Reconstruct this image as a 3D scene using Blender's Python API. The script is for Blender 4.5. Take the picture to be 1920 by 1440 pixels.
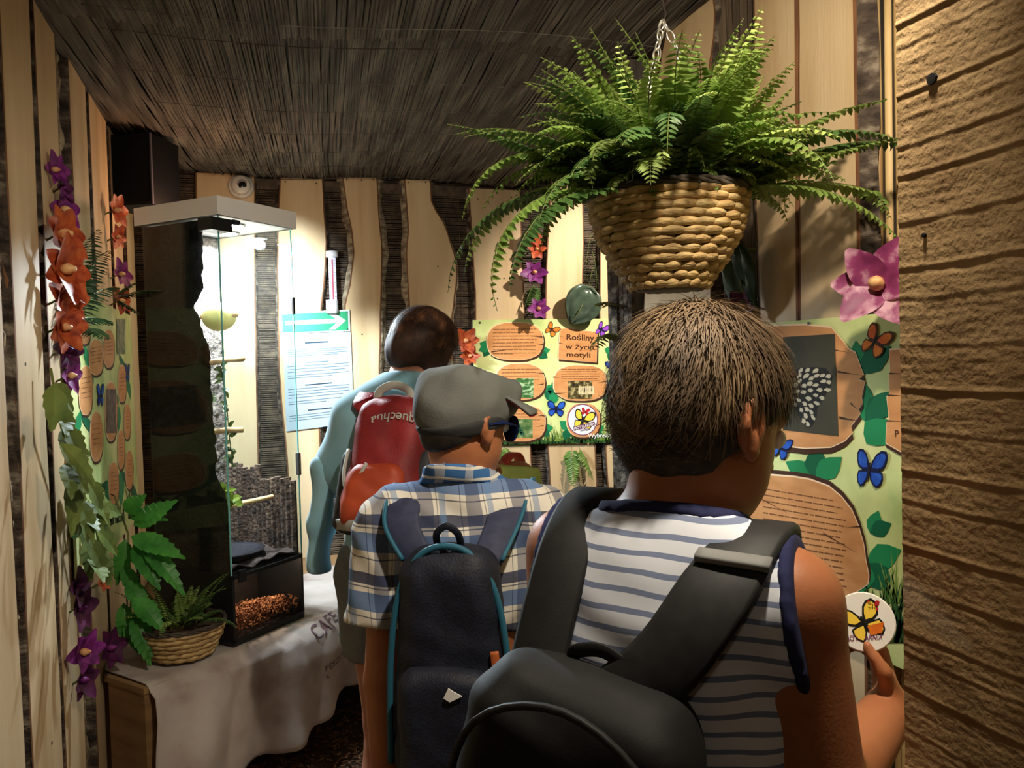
import bpy, bmesh, math, random
import numpy as np
from mathutils import Vector, Matrix, Euler, noise
for o in list(bpy.data.objects): bpy.data.objects.remove(o)
S = bpy.context.scene; COL = S.collection
rnd = random.Random(11)
R = math.radians; sin = math.sin; cos = math.cos; PI = math.pi
V = Vector
# ------------------------------------------------------------------ camera
CH = 1.40; YAW = R(18.0); PITCH = R(1.7); ROLL = R(1.55); F = 1500.0
CP = V((0, 0, CH))
fw = V((sin(YAW)*cos(PITCH), cos(YAW)*cos(PITCH), -sin(PITCH)))
_r0 = V((cos(YAW), -sin(YAW), 0)); _u0 = _r0.cross(fw)
RV = _r0*cos(ROLL) - _u0*sin(ROLL); UV = _u0*cos(ROLL) + _r0*sin(ROLL)
cd = bpy.data.cameras.new('camera'); cam = bpy.data.objects.new('camera', cd); COL.objects.link(cam)
cd.sensor_fit = 'HORIZONTAL'; cd.sensor_width = 36.0; cd.lens = 36.0*F/1920.0; cd.clip_start = 0.02; cd.clip_end = 60
m3 = Matrix((RV, UV, -fw)).transposed()
cam.matrix_world = Matrix.Translation(CP) @ m3.to_4x4()
S.camera = cam
# ------------------------------------------------------------------ world, light, exposure
w = bpy.data.worlds.new('world'); S.world = w; w.use_nodes = True
w.node_tree.nodes['Background'].inputs[0].default_value = (1.0, 0.86, 0.68, 1)
w.node_tree.nodes['Background'].inputs[1].default_value = 0.02
vs = S.view_settings; vs.view_transform = 'Standard'; vs.look = 'None'; vs.gamma = 1.0; vs.use_curve_mapping = False
vs.exposure = -0.22
S.display_settings.display_device = 'sRGB'
def lamp(name, kind, loc, energy, color, target=None, size=0.05, spot=None, blend=0.5, parent=None):
    l = bpy.data.lights.new(name, kind); l.energy = energy; l.color = color
    if kind == 'AREA': l.shape = 'DISK'; l.size = size
    else: l.shadow_soft_size = size
    if kind == 'SPOT': l.spot_size = R(spot); l.spot_blend = blend
    o = bpy.data.objects.new(name, l); COL.objects.link(o); o.location = loc
    if target is not None:
        o.rotation_euler = (V(target)-V(loc)).to_track_quat('-Z', 'Y').to_euler()
    return o
WARM = (1.0, 0.875, 0.69); COOL = (0.80, 0.90, 1.0)
KEY = V((0.50, 0.58, 2.18)); BAY = V((2.25, 2.75, 2.62)); HALL = V((0.45, 1.15, 2.24)); REAR = V((-0.3, -0.6, 2.1))
lamp('key_light', 'SPOT', KEY, 78, WARM, (0.70, 1.7, 1.15), 0.03, 120, 0.5)
lamp('bay_light', 'SPOT', BAY, 330, (1.0, 0.90, 0.74), (1.85, 4.0, 1.6), 0.03, 60, 0.8)
lamp('hall_fill', 'SPOT', HALL, 6, WARM, (0.4, 2.6, 0.8), 0.05, 120, 0.8)  # added fill lamp out of view, brightens the passage
lamp('rear_fill', 'POINT', REAR, 3.6, WARM, None, 0.06)  # added unseen fill for the near sawn board and planks
# ------------------------------------------------------------------ pixel helpers
def ray(px, py): return fw + RV*((px-960.0)/F) + UV*((720.0-py)/F)
def at(px, py, d): return CP + ray(px, py)*d
def onp(px, py, axis, val):
    r = ray(px, py); t = (val-CP[axis])/r[axis]; return CP + r*t
def onx(px, py, x): return onp(px, py, 0, x)
def ony(px, py, y): return onp(px, py, 1, y)
def onz(px, py, z): return onp(px, py, 2, z)
# ------------------------------------------------------------------ materials
MATS = {}
def sr(c):
    return tuple(((x/255.0)/12.92 if x <= 10 else (((x/255.0)+0.055)/1.055)**2.4) for x in c)
def mat(name, c1, c2=None, scale=8.0, stretch=(1, 1, 1), rough=0.7, bump=0.0, bscale=None, metal=0.0, detail=4.0,
        transl=0.0, emit=0.0, rand=0.0, spec=0.4, c3=None, coat=0.0, sheen=0.0, dist=0.0):
    if name in MATS: return MATS[name]
    m = bpy.data.materials.new(name); m.use_nodes = True; MATS[name] = m
    nt = m.node_tree; N = nt.nodes; L = nt.links; b = N['Principled BSDF']
    def s4(c): return (*c, 1.0)
    b.inputs['Roughness'].default_value = rough; b.inputs['Metallic'].default_value = metal
    b.inputs['Specular IOR Level'].default_value = spec
    b.inputs['Coat Weight'].default_value = coat; b.inputs['Sheen Weight'].default_value = sheen
    tc = N.new('ShaderNodeTexCoord'); mp = N.new('ShaderNodeMapping'); mp.inputs['Scale'].default_value = stretch
    L.new(tc.outputs['Object'], mp.inputs['Vector'])
    src = mp.outputs['Vector']
    oi = N.new('ShaderNodeObjectInfo')
    add = N.new('ShaderNodeVectorMath'); add.operation = 'MULTIPLY_ADD'
    cmb = N.new('ShaderNodeCombineXYZ')
    for i in range(3): L.new(oi.outputs['Random'], cmb.inputs[i])
    L.new(cmb.outputs[0], add.inputs[0]); add.inputs[1].default_value = (7.3, 5.1, 3.7); L.new(src, add.inputs[2])
    src = add.outputs[0]
    colout = None
    if c2 is not None:
        n = N.new('ShaderNodeTexNoise'); n.inputs['Scale'].default_value = scale; n.inputs['Detail'].default_value = detail
        n.inputs['Distortion'].default_value = dist
        L.new(src, n.inputs['Vector'])
        cr = N.new('ShaderNodeValToRGB'); e = cr.color_ramp.elements
        e[0].position = 0.34; e[0].color = s4(c1); e[1].position = 0.66; e[1].color = s4(c2)
        if c3 is not None:
            x = cr.color_ramp.elements.new(0.5); x.color = s4(c3)
        L.new(n.outputs['Fac'], cr.inputs['Fac']); colout = cr.outputs['Color']
        if rand:
            h = N.new('ShaderNodeHueSaturation'); mr = N.new('ShaderNodeMapRange')
            mr.inputs['To Min'].default_value = 1-rand; mr.inputs['To Max'].default_value = 1+rand
            L.new(oi.outputs['Random'], mr.inputs['Value']); L.new(mr.outputs[0], h.inputs['Value'])
            L.new(colout, h.inputs['Color']); colout = h.outputs['Color']
        L.new(colout, b.inputs['Base Color'])
    else:
        b.inputs['Base Color'].default_value = s4(c1)
    if bump:
        n2 = N.new('ShaderNodeTexNoise'); n2.inputs['Scale'].default_value = bscale or scale*2; n2.inputs['Detail'].default_value = 5
        L.new(src, n2.inputs['Vector'])
        bp = N.new('ShaderNodeBump'); bp.inputs['Strength'].default_value = min(1.0, bump); bp.inputs['Distance'].default_value = 0.01
        L.new(n2.outputs['Fac'], bp.inputs['Height']); L.new(bp.outputs['Normal'], b.inputs['Normal'])
    if emit:
        b.inputs['Emission Color'].default_value = s4(c1); b.inputs['Emission Strength'].default_value = emit
    if transl:
        t = N.new('ShaderNodeBsdfTranslucent'); mx = N.new('ShaderNodeMixShader'); mx.inputs[0].default_value = transl
        if colout: L.new(colout, t.inputs['Color'])
        else: t.inputs['Color'].default_value = s4(c1)
        out = N['Material Output']
        L.new(b.outputs[0], mx.inputs[1]); L.new(t.outputs[0], mx.inputs[2]); L.new(mx.outputs[0], out.inputs['Surface'])
    return m
def glass(name, tint=(1, 1, 1), ior=1.5):
    if name in MATS: return MATS[name]
    m = bpy.data.materials.new(name); m.use_nodes = True; MATS[name] = m
    N = m.node_tree.nodes; L = m.node_tree.links; N.remove(N['Principled BSDF'])
    t = N.new('ShaderNodeBsdfTransparent'); t.inputs[0].default_value = (*tint, 1)
    g = N.new('ShaderNodeBsdfGlossy'); g.inputs['Roughness'].default_value = 0.02
    lw = N.new('ShaderNodeLayerWeight'); lw.inputs['Blend'].default_value = 0.5
    pw = N.new('ShaderNodeMath'); pw.operation = 'POWER'; pw.inputs[1].default_value = 5.0; L.new(lw.outputs['Facing'], pw.inputs[0])
    fr = N.new('ShaderNodeMath'); fr.operation = 'MULTIPLY_ADD'; fr.inputs[1].default_value = 0.9; fr.inputs[2].default_value = 0.04; L.new(pw.outputs[0], fr.inputs[0])
    mx = N.new('ShaderNodeMixShader'); L.new(fr.outputs[0], mx.inputs[0]); L.new(t.outputs[0], mx.inputs[1]); L.new(g.outputs[0], mx.inputs[2])
    L.new(mx.outputs[0], N['Material Output'].inputs['Surface'])
    return m
# ------------------------------------------------------------------ scene graph helpers
WM = {}
def link(o, parent=None, M=None):
    COL.objects.link(o)
    if parent is not None: o.parent = parent
    if M is not None: o.matrix_basis = M
    WM[o.name] = (WM[parent.name] if parent is not None else Matrix.Identity(4)) @ (M if M is not None else Matrix.Identity(4))
    return o
def tag(o, label=None, cat=None, group=None, kind=None):
    if label: o['label'] = label
    if cat: o['category'] = cat
    if group: o['group'] = group
    if kind: o['kind'] = kind
    return o
def thing(name, label, cat, loc=(0, 0, 0), rz=0.0, group=None):
    o = bpy.data.objects.new(name, None); o.empty_display_size = 0.05
    link(o, None, Matrix.Translation(V(loc)) @ Matrix.Rotation(rz, 4, 'Z'))
    return tag(o, label, cat, group)
def inst(name, mesh, parent=None, M=None):
    return link(bpy.data.objects.new(name, mesh), parent, M)
class MB:
    def __init__(s): s.v = []; s.f = []; s.mi = []; s.cm = 0
    def add(s, vs, fs):
        n = len(s.v); s.v += [V(p) for p in vs]
        for f in fs: s.f.append([i+n for i in f]); s.mi.append(s.cm)
        return s
    def box(s, c, size, rot=None, taper=1.0):
        c = V(c); hx, hy, hz = [x/2 for x in size]; vs = []
        for z in (-1, 1):
            k = taper if z > 0 else 1.0
            for (x, y) in ((-1, -1), (1, -1), (1, 1), (-1, 1)):
                p = V((x*hx*k, y*hy*k, z*hz)); p = rot @ p if rot is not None else p; vs.append(c+p)
        return s.add(vs, [(3, 2, 1, 0), (4, 5, 6, 7), (0, 1, 5, 4), (1, 2, 6, 5), (2, 3, 7, 6), (3, 0, 4, 7)])
    def tube(s, pts, rads, n=8, cap=True):
        pts = [V(p) for p in pts]
        if not hasattr(rads, '__len__'): rads = [rads]*len(pts)
        vs = []; fs = []; up = None
        for i, p in enumerate(pts):
            t = (pts[min(i+1, len(pts)-1)]-pts[max(i-1, 0)]).normalized()
            if up is None:
                a = V((0, 0, 1)) if abs(t.z) < 0.9 else V((1, 0, 0)); up = (a - t*a.dot(t)).normalized()
            else: up = (up - t*up.dot(t)).normalized()
            r = t.cross(up)
            for k in range(n):
                a = 2*PI*k/n; vs.append(p + (up*cos(a) + r*sin(a))*rads[i])
        for i in range(len(pts)-1):
            for k in range(n):
                k2 = (k+1) % n; fs.append((i*n+k, i*n+k2, (i+1)*n+k2, (i+1)*n+k))
        if cap: fs.append(tuple(range(n-1, -1, -1))); fs.append(tuple((len(pts)-1)*n+k for k in range(n)))
        return s.add(vs, fs)
    def lathe(s, c, prof, n=24, ax=None):
        c = V(c); M = ax if ax is not None else Matrix.Identity(3); vs = []; fs = []
        for (r, z) in prof:
            for k in range(n):
                a = 2*PI*k/n; vs.append(c + M @ V((r*cos(a), r*sin(a), z)))
        for i in range(len(prof)-1):
            for k in range(n):
                k2 = (k+1) % n; fs.append((i*n+k, i*n+k2, (i+1)*n+k2, (i+1)*n+k))
        fs.append(tuple(range(n-1, -1, -1))); fs.append(tuple((len(prof)-1)*n+k for k in range(n)))
        return s.add(vs, fs)
    def grid(s, fn, nu, nv):
        vs = [fn(i/nu, j/nv) for i in range(nu+1) for j in range(nv+1)]
        fs = [(i*(nv+1)+j, (i+1)*(nv+1)+j, (i+1)*(nv+1)+j+1, i*(nv+1)+j+1) for i in range(nu) for j in range(nv)]
        return s.add(vs, fs)
    def prism(s, pts, ext):
        n = len(pts); ext = V(ext); vs = [V(p) for p in pts] + [V(p)+ext for p in pts]
        fs = [tuple(range(n-1, -1, -1)), tuple(range(n, 2*n))] + [(i, (i+1) % n, n+(i+1) % n, n+i) for i in range(n)]
        return s.add(vs, fs)
    def mesh(s, name, mats, inv=None, smooth=False):
        me = bpy.data.meshes.new(name)
        vv = [inv @ p for p in s.v] if inv is not None else s.v
        me.from_pydata(vv, [], s.f)
        for m in (mats if isinstance(mats, (list, tuple)) else [mats]): me.materials.append(m)
        if len(me.materials) > 1: me.polygons.foreach_set('material_index', s.mi)
        if smooth: me.polygons.foreach_set('use_smooth', [True]*len(s.f))
        me.update(); return me
    def build(s, name, mats, parent=None, smooth=False, kind=None, label=None, solid=0.0):
        inv = WM[parent.name].inverted() if parent is not None else None
        o = inst(name, s.mesh(name, mats, inv, smooth), parent)
        if kind: o['kind'] = kind
        if label: o['label'] = label
        if solid:
            md = o.modifiers.new('thick', 'SOLIDIFY'); md.thickness = solid; md.offset = 0
        return o
def nz(x, y=0.0, z=0.0): return noise.noise(V((x, y, z)))
def lerp(a, b, t): return a + (b-a)*t
def ip(tab, x):
    if x <= tab[0][0]: return tab[0][1]
    for (a, b), (c, d) in zip(tab, tab[1:]):
        if x <= c:
            t = (x-a)/(c-a); t = t*t*(3-2*t)*0.5 + t*0.5; return b + (d-b)*t
    return tab[-1][1]
def textmesh(s, size=1.0, align='LEFT', bold=0.007):
    c = bpy.data.curves.new('t', 'FONT'); c.body = s; c.size = size; c.offset = bold*size; c.align_x = align; c.resolution_u = 3
    o = bpy.data.objects.new('t', c); COL.objects.link(o)
    dg = bpy.context.evaluated_depsgraph_get(); me = bpy.data.meshes.new_from_object(o.evaluated_get(dg))
    vs = [v.co.copy() for v in me.vertices]; fs = [tuple(p.vertices) for p in me.polygons]
    bpy.data.objects.remove(o); bpy.data.meshes.remove(me); bpy.data.curves.remove(c)
    return vs, fs
# ------------------------------------------------------------------ shared materials
M_WOOD = mat('pale_wood', sr((208, 182, 144)), sr((186, 156, 114)), 2.0, (5, 5, 0.45), 0.62, 0.10, 30, rand=0.08, c3=sr((202, 174, 134)))
M_CAMB = mat('inner_bark', sr((126, 84, 52)), sr((96, 60, 36)), 12, (1, 1, 0.5), 0.8, 0.2)
M_BARK = mat('bark', sr((44, 36, 30)), sr((128, 116, 100)), 22, (1, 1, 1.6), 0.95, 0.9, 60, c3=sr((74, 62, 52)), detail=6)
M_BARKL = mat('pale_bark', sr((92, 80, 64)), sr((180, 164, 136)), 16, (1, 1, 2.5), 0.95, 0.8, 50, c3=sr((140, 124, 100)), detail=6)
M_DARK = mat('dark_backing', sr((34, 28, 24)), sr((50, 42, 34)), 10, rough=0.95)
M_REED = mat('reed', sr((96, 80, 62)), sr((58, 46, 36)), 30, (1, 1, 1), 0.75, c3=sr((76, 62, 48)))
M_REEDC = mat('ceiling_reed', sr((114, 106, 97)), sr((66, 60, 54)), 26, (1, 0.12, 1), 0.8, c3=sr((88, 81, 74)))
M_BAMB = mat('split_bamboo', sr((206, 178, 126)), sr((150, 116, 70)), 14, (1, 1, 0.3), 0.55, c3=sr((188, 156, 104)))
M_NAIL = mat('nail_iron', sr((52, 44, 40)), rough=0.5, metal=0.6)
M_POST = mat('weathered_post', sr((62, 56, 50)), sr((92, 84, 74)), 10, (3, 3, 0.4), 0.9, 0.5, 40)
# ------------------------------------------------------------------ shell
LX = -0.50; BY = 4.00; RX = 1.15; NX = 0.60; CZ = 2.30
def struct(name, mb, m, **k):
    o = mb.build(name, m, None, **k); o['kind'] = 'structure'; return o
M_SOIL = mat('soil', sr((92, 66, 46)), sr((56, 40, 30)), 30, rough=0.95, bump=0.8, bscale=90, c3=sr((76, 54, 38)))
fl = MB(); fl.grid(lambda a, b: V((-0.6+3.4*a, -1.6+5.7*b, 0.012*nz(a*34, b*57))), 60, 90)
floor = struct('floor', fl, M_SOIL, smooth=True)
M_CHIP = mat('bark_chip', sr((150, 112, 78)), sr((84, 56, 38)), 40, rough=0.9, c3=sr((118, 82, 56)))
ch = MB()
for i in range(5200):
    x = rnd.uniform(-0.45, 1.1); y = rnd.uniform(2.2, 3.95)
    L_ = rnd.uniform(0.006, 0.03); E = Euler((rnd.uniform(-.5, .5), rnd.uniform(-.5, .5), rnd.uniform(0, 6.3))).to_matrix()
    ch.box((x, y, rnd.uniform(0.006, 0.02)), (L_, rnd.uniform(.003, .009), rnd.uniform(.0015, .004)), E, 0.8)
ch.build('bark_mulch', M_CHIP, floor, kind='stuff')
# walls (backing)
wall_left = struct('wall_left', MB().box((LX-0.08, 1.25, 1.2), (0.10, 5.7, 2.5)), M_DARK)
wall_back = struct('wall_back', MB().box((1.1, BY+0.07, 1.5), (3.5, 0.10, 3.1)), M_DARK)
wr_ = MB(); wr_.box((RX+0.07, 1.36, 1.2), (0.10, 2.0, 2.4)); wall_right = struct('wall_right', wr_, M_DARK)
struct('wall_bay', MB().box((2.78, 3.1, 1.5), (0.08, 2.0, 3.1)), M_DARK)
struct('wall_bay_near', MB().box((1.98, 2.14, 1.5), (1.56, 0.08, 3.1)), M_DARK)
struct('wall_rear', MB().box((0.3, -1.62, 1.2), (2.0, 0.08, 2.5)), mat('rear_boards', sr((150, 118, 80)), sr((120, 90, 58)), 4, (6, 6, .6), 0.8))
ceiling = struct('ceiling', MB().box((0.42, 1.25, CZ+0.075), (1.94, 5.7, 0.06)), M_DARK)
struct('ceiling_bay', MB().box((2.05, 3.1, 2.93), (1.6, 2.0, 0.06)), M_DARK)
struct('trim_3', MB().box((1.36, 3.1, 2.62), (0.04, 1.9, 0.6)), M_DARK)   # upstand where the bay rises above the mat ceiling
# reed mats of the ceiling
def reed_mat(y0, y1, zoff, seed):
    mb = MB(); r = random.Random(seed); sk = R(5.0); d = V((sin(sk), cos(sk), 0)); p = V((cos(sk), -sin(sk), 0))
    n = 400
    for i in range(n):
        s = -0.95 + 2.7*i/n + r.uniform(-.001, .001)
        a = y0 + r.uniform(-.02, .02); b = y1
        rad = r.uniform(.0036, .0050); segs = 7; vs = []; fs = []; zr = r.uniform(-.004, .004); k = 0
        ph = r.uniform(0, 6)
        for j in range(segs+1):
            t = lerp(a, b, j/segs); c = p*s + d*t
            if c.x < LX-0.03 or c.x > 1.335: continue
            c.y = min(c.y, BY)
            z = CZ + zoff + zr - 0.018*sin(PI*((t-y0)/(y1-y0))) - 0.012*sin(c.x*5+1) + 0.004*sin(ph+t*7)
            c.x += 0.002*sin(ph+t*9)
            for q in range(4):
                an = PI + PI*q/3; vs.append(V((c.x + rad*cos(an), c.y, z + rad*sin(an))))
            if k:
                fs += [((k-1)*4+q, (k-1)*4+q+1, k*4+q+1, k*4+q) for q in range(3)]
            k += 1
        if k > 1: mb.add(vs, fs)
    for t in np.linspace(y0+.12, y1-.1, 7):   # binding twine
        mb.tube([p*s + d*t + V((0, 0, CZ+zoff-0.012-0.012*sin((p*s+d*t).x*5+1)-0.018*sin(PI*((t-y0)/(y1-y0))))) for s in np.linspace(-.55, 1.2, 14)], 0.0012, 4)
    return mb
reed_mat(2.20, 4.06, 0.012, 3).build('reed_mat', M_REEDC, ceiling, kind='stuff')
reed_mat(-1.6, 2.24, -0.006, 4).build('reed_mat', M_REEDC, ceiling, kind='stuff')
# reed mat on the back wall: horizontal reeds
mb = MB(); r = random.Random(8)
for i in range(300):
    z = 0.02 + i*0.0096; rad = r.uniform(.003, .0043); x0 = LX + r.uniform(-.05, 0); x1 = 2.72
    vs = []; fs = []
    for j, x in enumerate((x0, 0.4, 1.2, 2.0, x1)):
        zz = z + r.uniform(-.002, .002)
        for q in range(4):
            an = PI + PI*q/3; vs.append(V((x, BY + rad*sin(an), zz + rad*cos(an))))
        if j: fs += [((j-1)*4+q, j*4+q, j*4+q+1, (j-1)*4+q+1) for q in range(3)]
    mb.add(vs, fs)
for x in np.arange(-.4, 2.7, .13): mb.tube([(x, BY-.006, .03), (x+.01, BY-.006, 2.85)], .0015, 4)
mb.build('reed_mat', M_REED, wall_back, kind='stuff')
# split bamboo mat on the right partition: vertical canes, each its own part
for i in range(74):
    y = 0.60 + i*0.0245
    mb = MB(); rad = rnd.uniform(.008, .012); y += rnd.uniform(-.003, .003)
    mb.tube([(RX+.018+rnd.uniform(-.004, .004), y+rnd.uniform(-.004, .004), z) for z in (0.02, .6, 1.2, 1.8, CZ)], [rad*rnd.uniform(.85, 1.1) for _ in range(5)], 6)
    mb.build('bamboo_cane', M_BAMB, wall_right, smooth=True)
# ------------------------------------------------------------------ live edge planks
class Fr:
    def __init__(s, kind, off): s.k = kind; s.o = off
    def P(s, u, z, w):
        if s.k == 'back': return V((u, s.o-w, z))
        if s.k == 'left': return V((s.o+w, u, z))
        return V((s.o-w, u, z))
FB = Fr('back', BY); FL = Fr('left', LX); FR = Fr('right', RX)
def plank(fr, wall, left, right, z0, z1, th=0.03, bl=0.018, br=0.018, nails=(), barkm=None, seed=0, n=30, w0=0.004, jit=0.003):
    fl_ = 1 if fr.k != 'right' else -1
    PL = []; 
    for i in range(n+1):
        z = lerp(z0, z1, i/n); a = ip(left, z); b = ip(right, z)
        a += jit*nz(z*9, seed, 1.3) + .3*jit*nz(z*40, seed, 7); b += jit*nz(z*9, seed, 5.7) + .3*jit*nz(z*40, seed, 9)
        PL.append((z, a, b))
    mb = MB(); vs = []; W = 7
    for (z, a, b) in PL:
        c = 0.006
        vs += [fr.P(a-.004, z, w0), fr.P(a-.002, z, w0+th*.55), fr.P(a, z, w0+th-.001), fr.P(a+c, z, w0+th), fr.P(b-c, z, w0+th), fr.P(b, z, w0+th-.001), fr.P(b+.002, z, w0+th*.55)]
        vs.append(fr.P(b+.004, z, w0))
    W = 8; fs = []; mi = []
    for i in range(n):
        for k in range(W-1):
            q = (i*W+k, i*W+k+1, (i+1)*W+k+1, (i+1)*W+k); fs.append(q if fr.k == 'back' else (q if fr.k == 'right' and False else q)); mi.append(1 if k in (0, 1, 5, 6) or k in (2, 4) else 0)
    fs.append(tuple(range(W-1, -1, -1))); mi.append(0); fs.append(tuple(n*W+k for k in range(W))); mi.append(0)
    mb.add(vs, fs); mb.mi = mi
    o = mb.build('plank', [M_WOOD, M_CAMB], wall)
    for side, bw in ((-1, bl), (1, br)):
        if bw <= 0: continue
        bm_ = MB(); vs = []; K = 5; rr = random.Random(seed*7+side)
        for (z, a, b) in PL:
            e = a if side < 0 else b
            ww = bw*(0.75 + 0.5*nz(z*7, seed*1.7+side*3, 2.2) + .5*nz(z*33, seed, side))
            for k in range(K):
                t = k/(K-1); lump = 0.004*nz(z*60, t*4, seed+side)
                vs.append(fr.P(e + side*(.001 + ww*t) + side*lump, z, w0 + th*(0.97-0.92*t**1.4) + 0.004*nz(z*50+3, t*5, seed)))
        fs = [(i*K+k, i*K+k+1, (i+1)*K+k+1, (i+1)*K+k) for i in range(n) for k in range(K-1)]
        bm_.add(vs, fs); bm_.build('bark_edge', barkm or M_BARK, o)
    for (u, z) in nails:
        nb = MB(); c = fr.P(u, z, w0+th); d = (fr.P(u, z, w0+th+.01)-c).normalized()
        nb.tube([c-d*.002, c+d*.0012], .0042, 6); nb.build('nail', M_NAIL, o)
    return o
YB = BY-0.034
def bp(pts):   # pixel outline on the face of the back planks -> (z, u) table
    t = sorted((ony(x, y, YB).z, ony(x, y, YB).x) for (x, y) in pts); return t
def bn(pts): return [(ony(x, y, YB).x, ony(x, y, YB).z) for (x, y) in pts]
ztop = ony(700, 336, YB).z
plank(FB, wall_back, bp([(366, 325), (372, 600), (380, 900)]), bp([(478, 328), (480, 600), (486, 900)]), 0.02, ony(430, 326, YB).z, seed=1, bl=.01, br=.012)
plank(FB, wall_back, bp([(524, 335), (521, 400), (519, 500), (523, 700), (540, 900), (556, 1100)]), bp([(606, 337), (609, 400), (613, 450), (612, 480), (607, 540), (601, 600), (600, 800), (604, 1100)]), 0.02, ony(560, 334, YB).z, seed=2, bl=.014, br=.016, nails=bn([(535, 335+6), (593, 344)]))
plank(FB, wall_back, bp([(641, 333), (648, 380), (659, 440), (663, 470), (656, 530), (646, 570), (644, 640), (648, 800), (655, 1000)]), bp([(708, 333), (711, 400), (717, 460), (716, 520), (714, 600), (712, 700), (715, 800), (720, 1000)]), 0.02, ony(675, 332, YB).z, seed=3, bl=.028, br=.032, barkm=M_BARKL, nails=bn([(650, 337), (678, 338), (700, 337), (679, 627)]), n=44)
plank(FB, wall_back, bp([(758, 340), (763, 400), (765, 430), (761, 470), (765, 540), (768, 600), (770, 800), (772, 1000)]), bp([(808, 340), (810, 380), (820, 400), (837, 425), (845, 450), (856, 490), (858, 520), (853, 560), (848, 600), (845, 700), (848, 1000)]), 0.02, ony(782, 337, YB).z, seed=4, bl=.026, br=.018, barkm=M_BARKL, nails=bn([(765, 342), (798, 342), (861-40, 500)]), n=44)
plank(FB, wall_back, bp([(878, 354), (884, 450), (890, 550), (893, 650), (900, 1000)]), bp([(976, 356), (979, 450), (983, 560), (986, 650), (1000, 940), (1003, 1100)]), 0.02, ony(925, 355, YB).z, seed=5, bl=.016, br=.004, nails=bn([(896, 373), (959, 370), (945, 522), (933, 560)]))
plank(FB, wall_back, bp([(1034, 306), (1030, 400), (1024, 500), (1022, 600), (1028, 850), (1038, 1000)]), bp([(1092, 306), (1095, 440), (1093, 560), (1100, 700), (1117, 850), (1122, 1000)]), 0.02, ony(1060, 200, YB).z, seed=6, bl=.006, br=.012)
plank(FB, wall_back, bp([(1130, 300), (1125, 480), (1124, 600), (1136, 850), (1145, 1000)]), bp([(1205, 300), (1208, 480), (1212, 600), (1222, 850), (1226, 1000)]), 0.02, ony(1170, 150, YB).z, seed=7, bl=.01, br=.012)
for i, u0 in enumerate((1.98, 2.36)):
    plank(FB, wall_back, [(0.3, u0+.01), (1.5, u0-.01), (2.85, u0)], [(0.02, u0+.29), (1.5, u0+.28), (2.85, u0+.27)], .02, 2.85, seed=20+i)
# top rail above the boards
tr = MB(); a = ony(480, 330, BY-.02); b = ony(975, 352, BY-.02)
tr.box(((a.x+b.x)/2+.1, BY-.012, CZ-0.035), (2.0, .02, .05)); tr.build('rail', M_REED, wall_back)
# left wall planks, (Y ranges)
LP = [(-1.2, -.86), (-.82, -.5), (-.46, -.1), (-.06, .25), (.30, .62), (.66, 1.0), (1.04, 1.4), (1.45, 1.84), (1.90, 2.155), (2.19, 2.415), (2.575, 2.83), (2.875, 3.205), (3.25, 3.50), (3.60, 3.84)]
for i, (a, b) in enumerate(LP):
    k = 30+i; w_ = .012
    plank(FL, wall_left, [(0, a+.015), (.7, a-.006), (1.4, a+.01), (2.3, a+w_*nz(i, 3))], [(0, b), (.6, b+.008), (1.3, b-.014), (2.3, b+w_*nz(i, 9))], 0.0, CZ-.005, seed=k, th=.03, bl=.006, br=.012, n=36,
          nails=[((a+b)/2+.03, .55), ((a+b)/2-.05, 1.42)] if i in (8, 10) else ())
# slabs of pale cracked bark standing in the wide gaps of the left wall
for i, (a, b) in enumerate([(2.155, 2.20), (2.43, 2.565), (3.51, 3.59), (1.85, 1.89)]):
    bs = MB(); bs.grid(lambda s, t: FL.P(lerp(a, b, s), lerp(0.0, CZ-.02, t), .006 + .012*sin(PI*s) + .007*nz(t*60, s*3, i) + .006*(1 if nz(int(t*46)*1.7, i) > .1 else 0)), 5, 140)
    bs.build('bark_slab', M_BARKL, wall_left)
# right partition planks
RP0 = RX-0.034
def rp(pts): return sorted((onx(x, y, RP0).z, onx(x, y, RP0).y) for (x, y) in pts)
ZR = CZ
plank(FR, wall_right, rp([(1338, 0), (1345, 40), (1332, 110), (1330, 250), (1334, 560), (1345, 900)]), rp([(1258, 0), (1250, 60), (1234, 130), (1236, 250), (1212, 450), (1206, 600), (1210, 900)]), .0, ZR, seed=50, bl=.03, br=.022, n=40)
plank(FR, wall_right, rp([(1493, 0), (1494, 300), (1496, 590), (1500, 900)]), rp([(1412, 0), (1412, 300), (1424, 590), (1432, 900)]), .0, ZR, seed=51, bl=0, br=.006, jit=.0012)
plank(FR, wall_right, rp([(1603, 0), (1606, 200), (1610, 400), (1612, 590), (1620, 900)]), rp([(1495.5, 0), (1496.5, 300), (1498.5, 590), (1502, 900)]), .0, ZR, seed=52, bl=.035, br=0, jit=.0012, nails=[(onx(1513, 285, RP0).y, onx(1513, 285, RP0).z), (onx(1400+20, 560, RP0).y, onx(1420, 560, RP0).z)])
plank(FR, wall_right, [(0, .66), (2.3, .68)], [(0, .95), (1.2, .97), (2.3, .96)], 0, ZR, seed=53)
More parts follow.
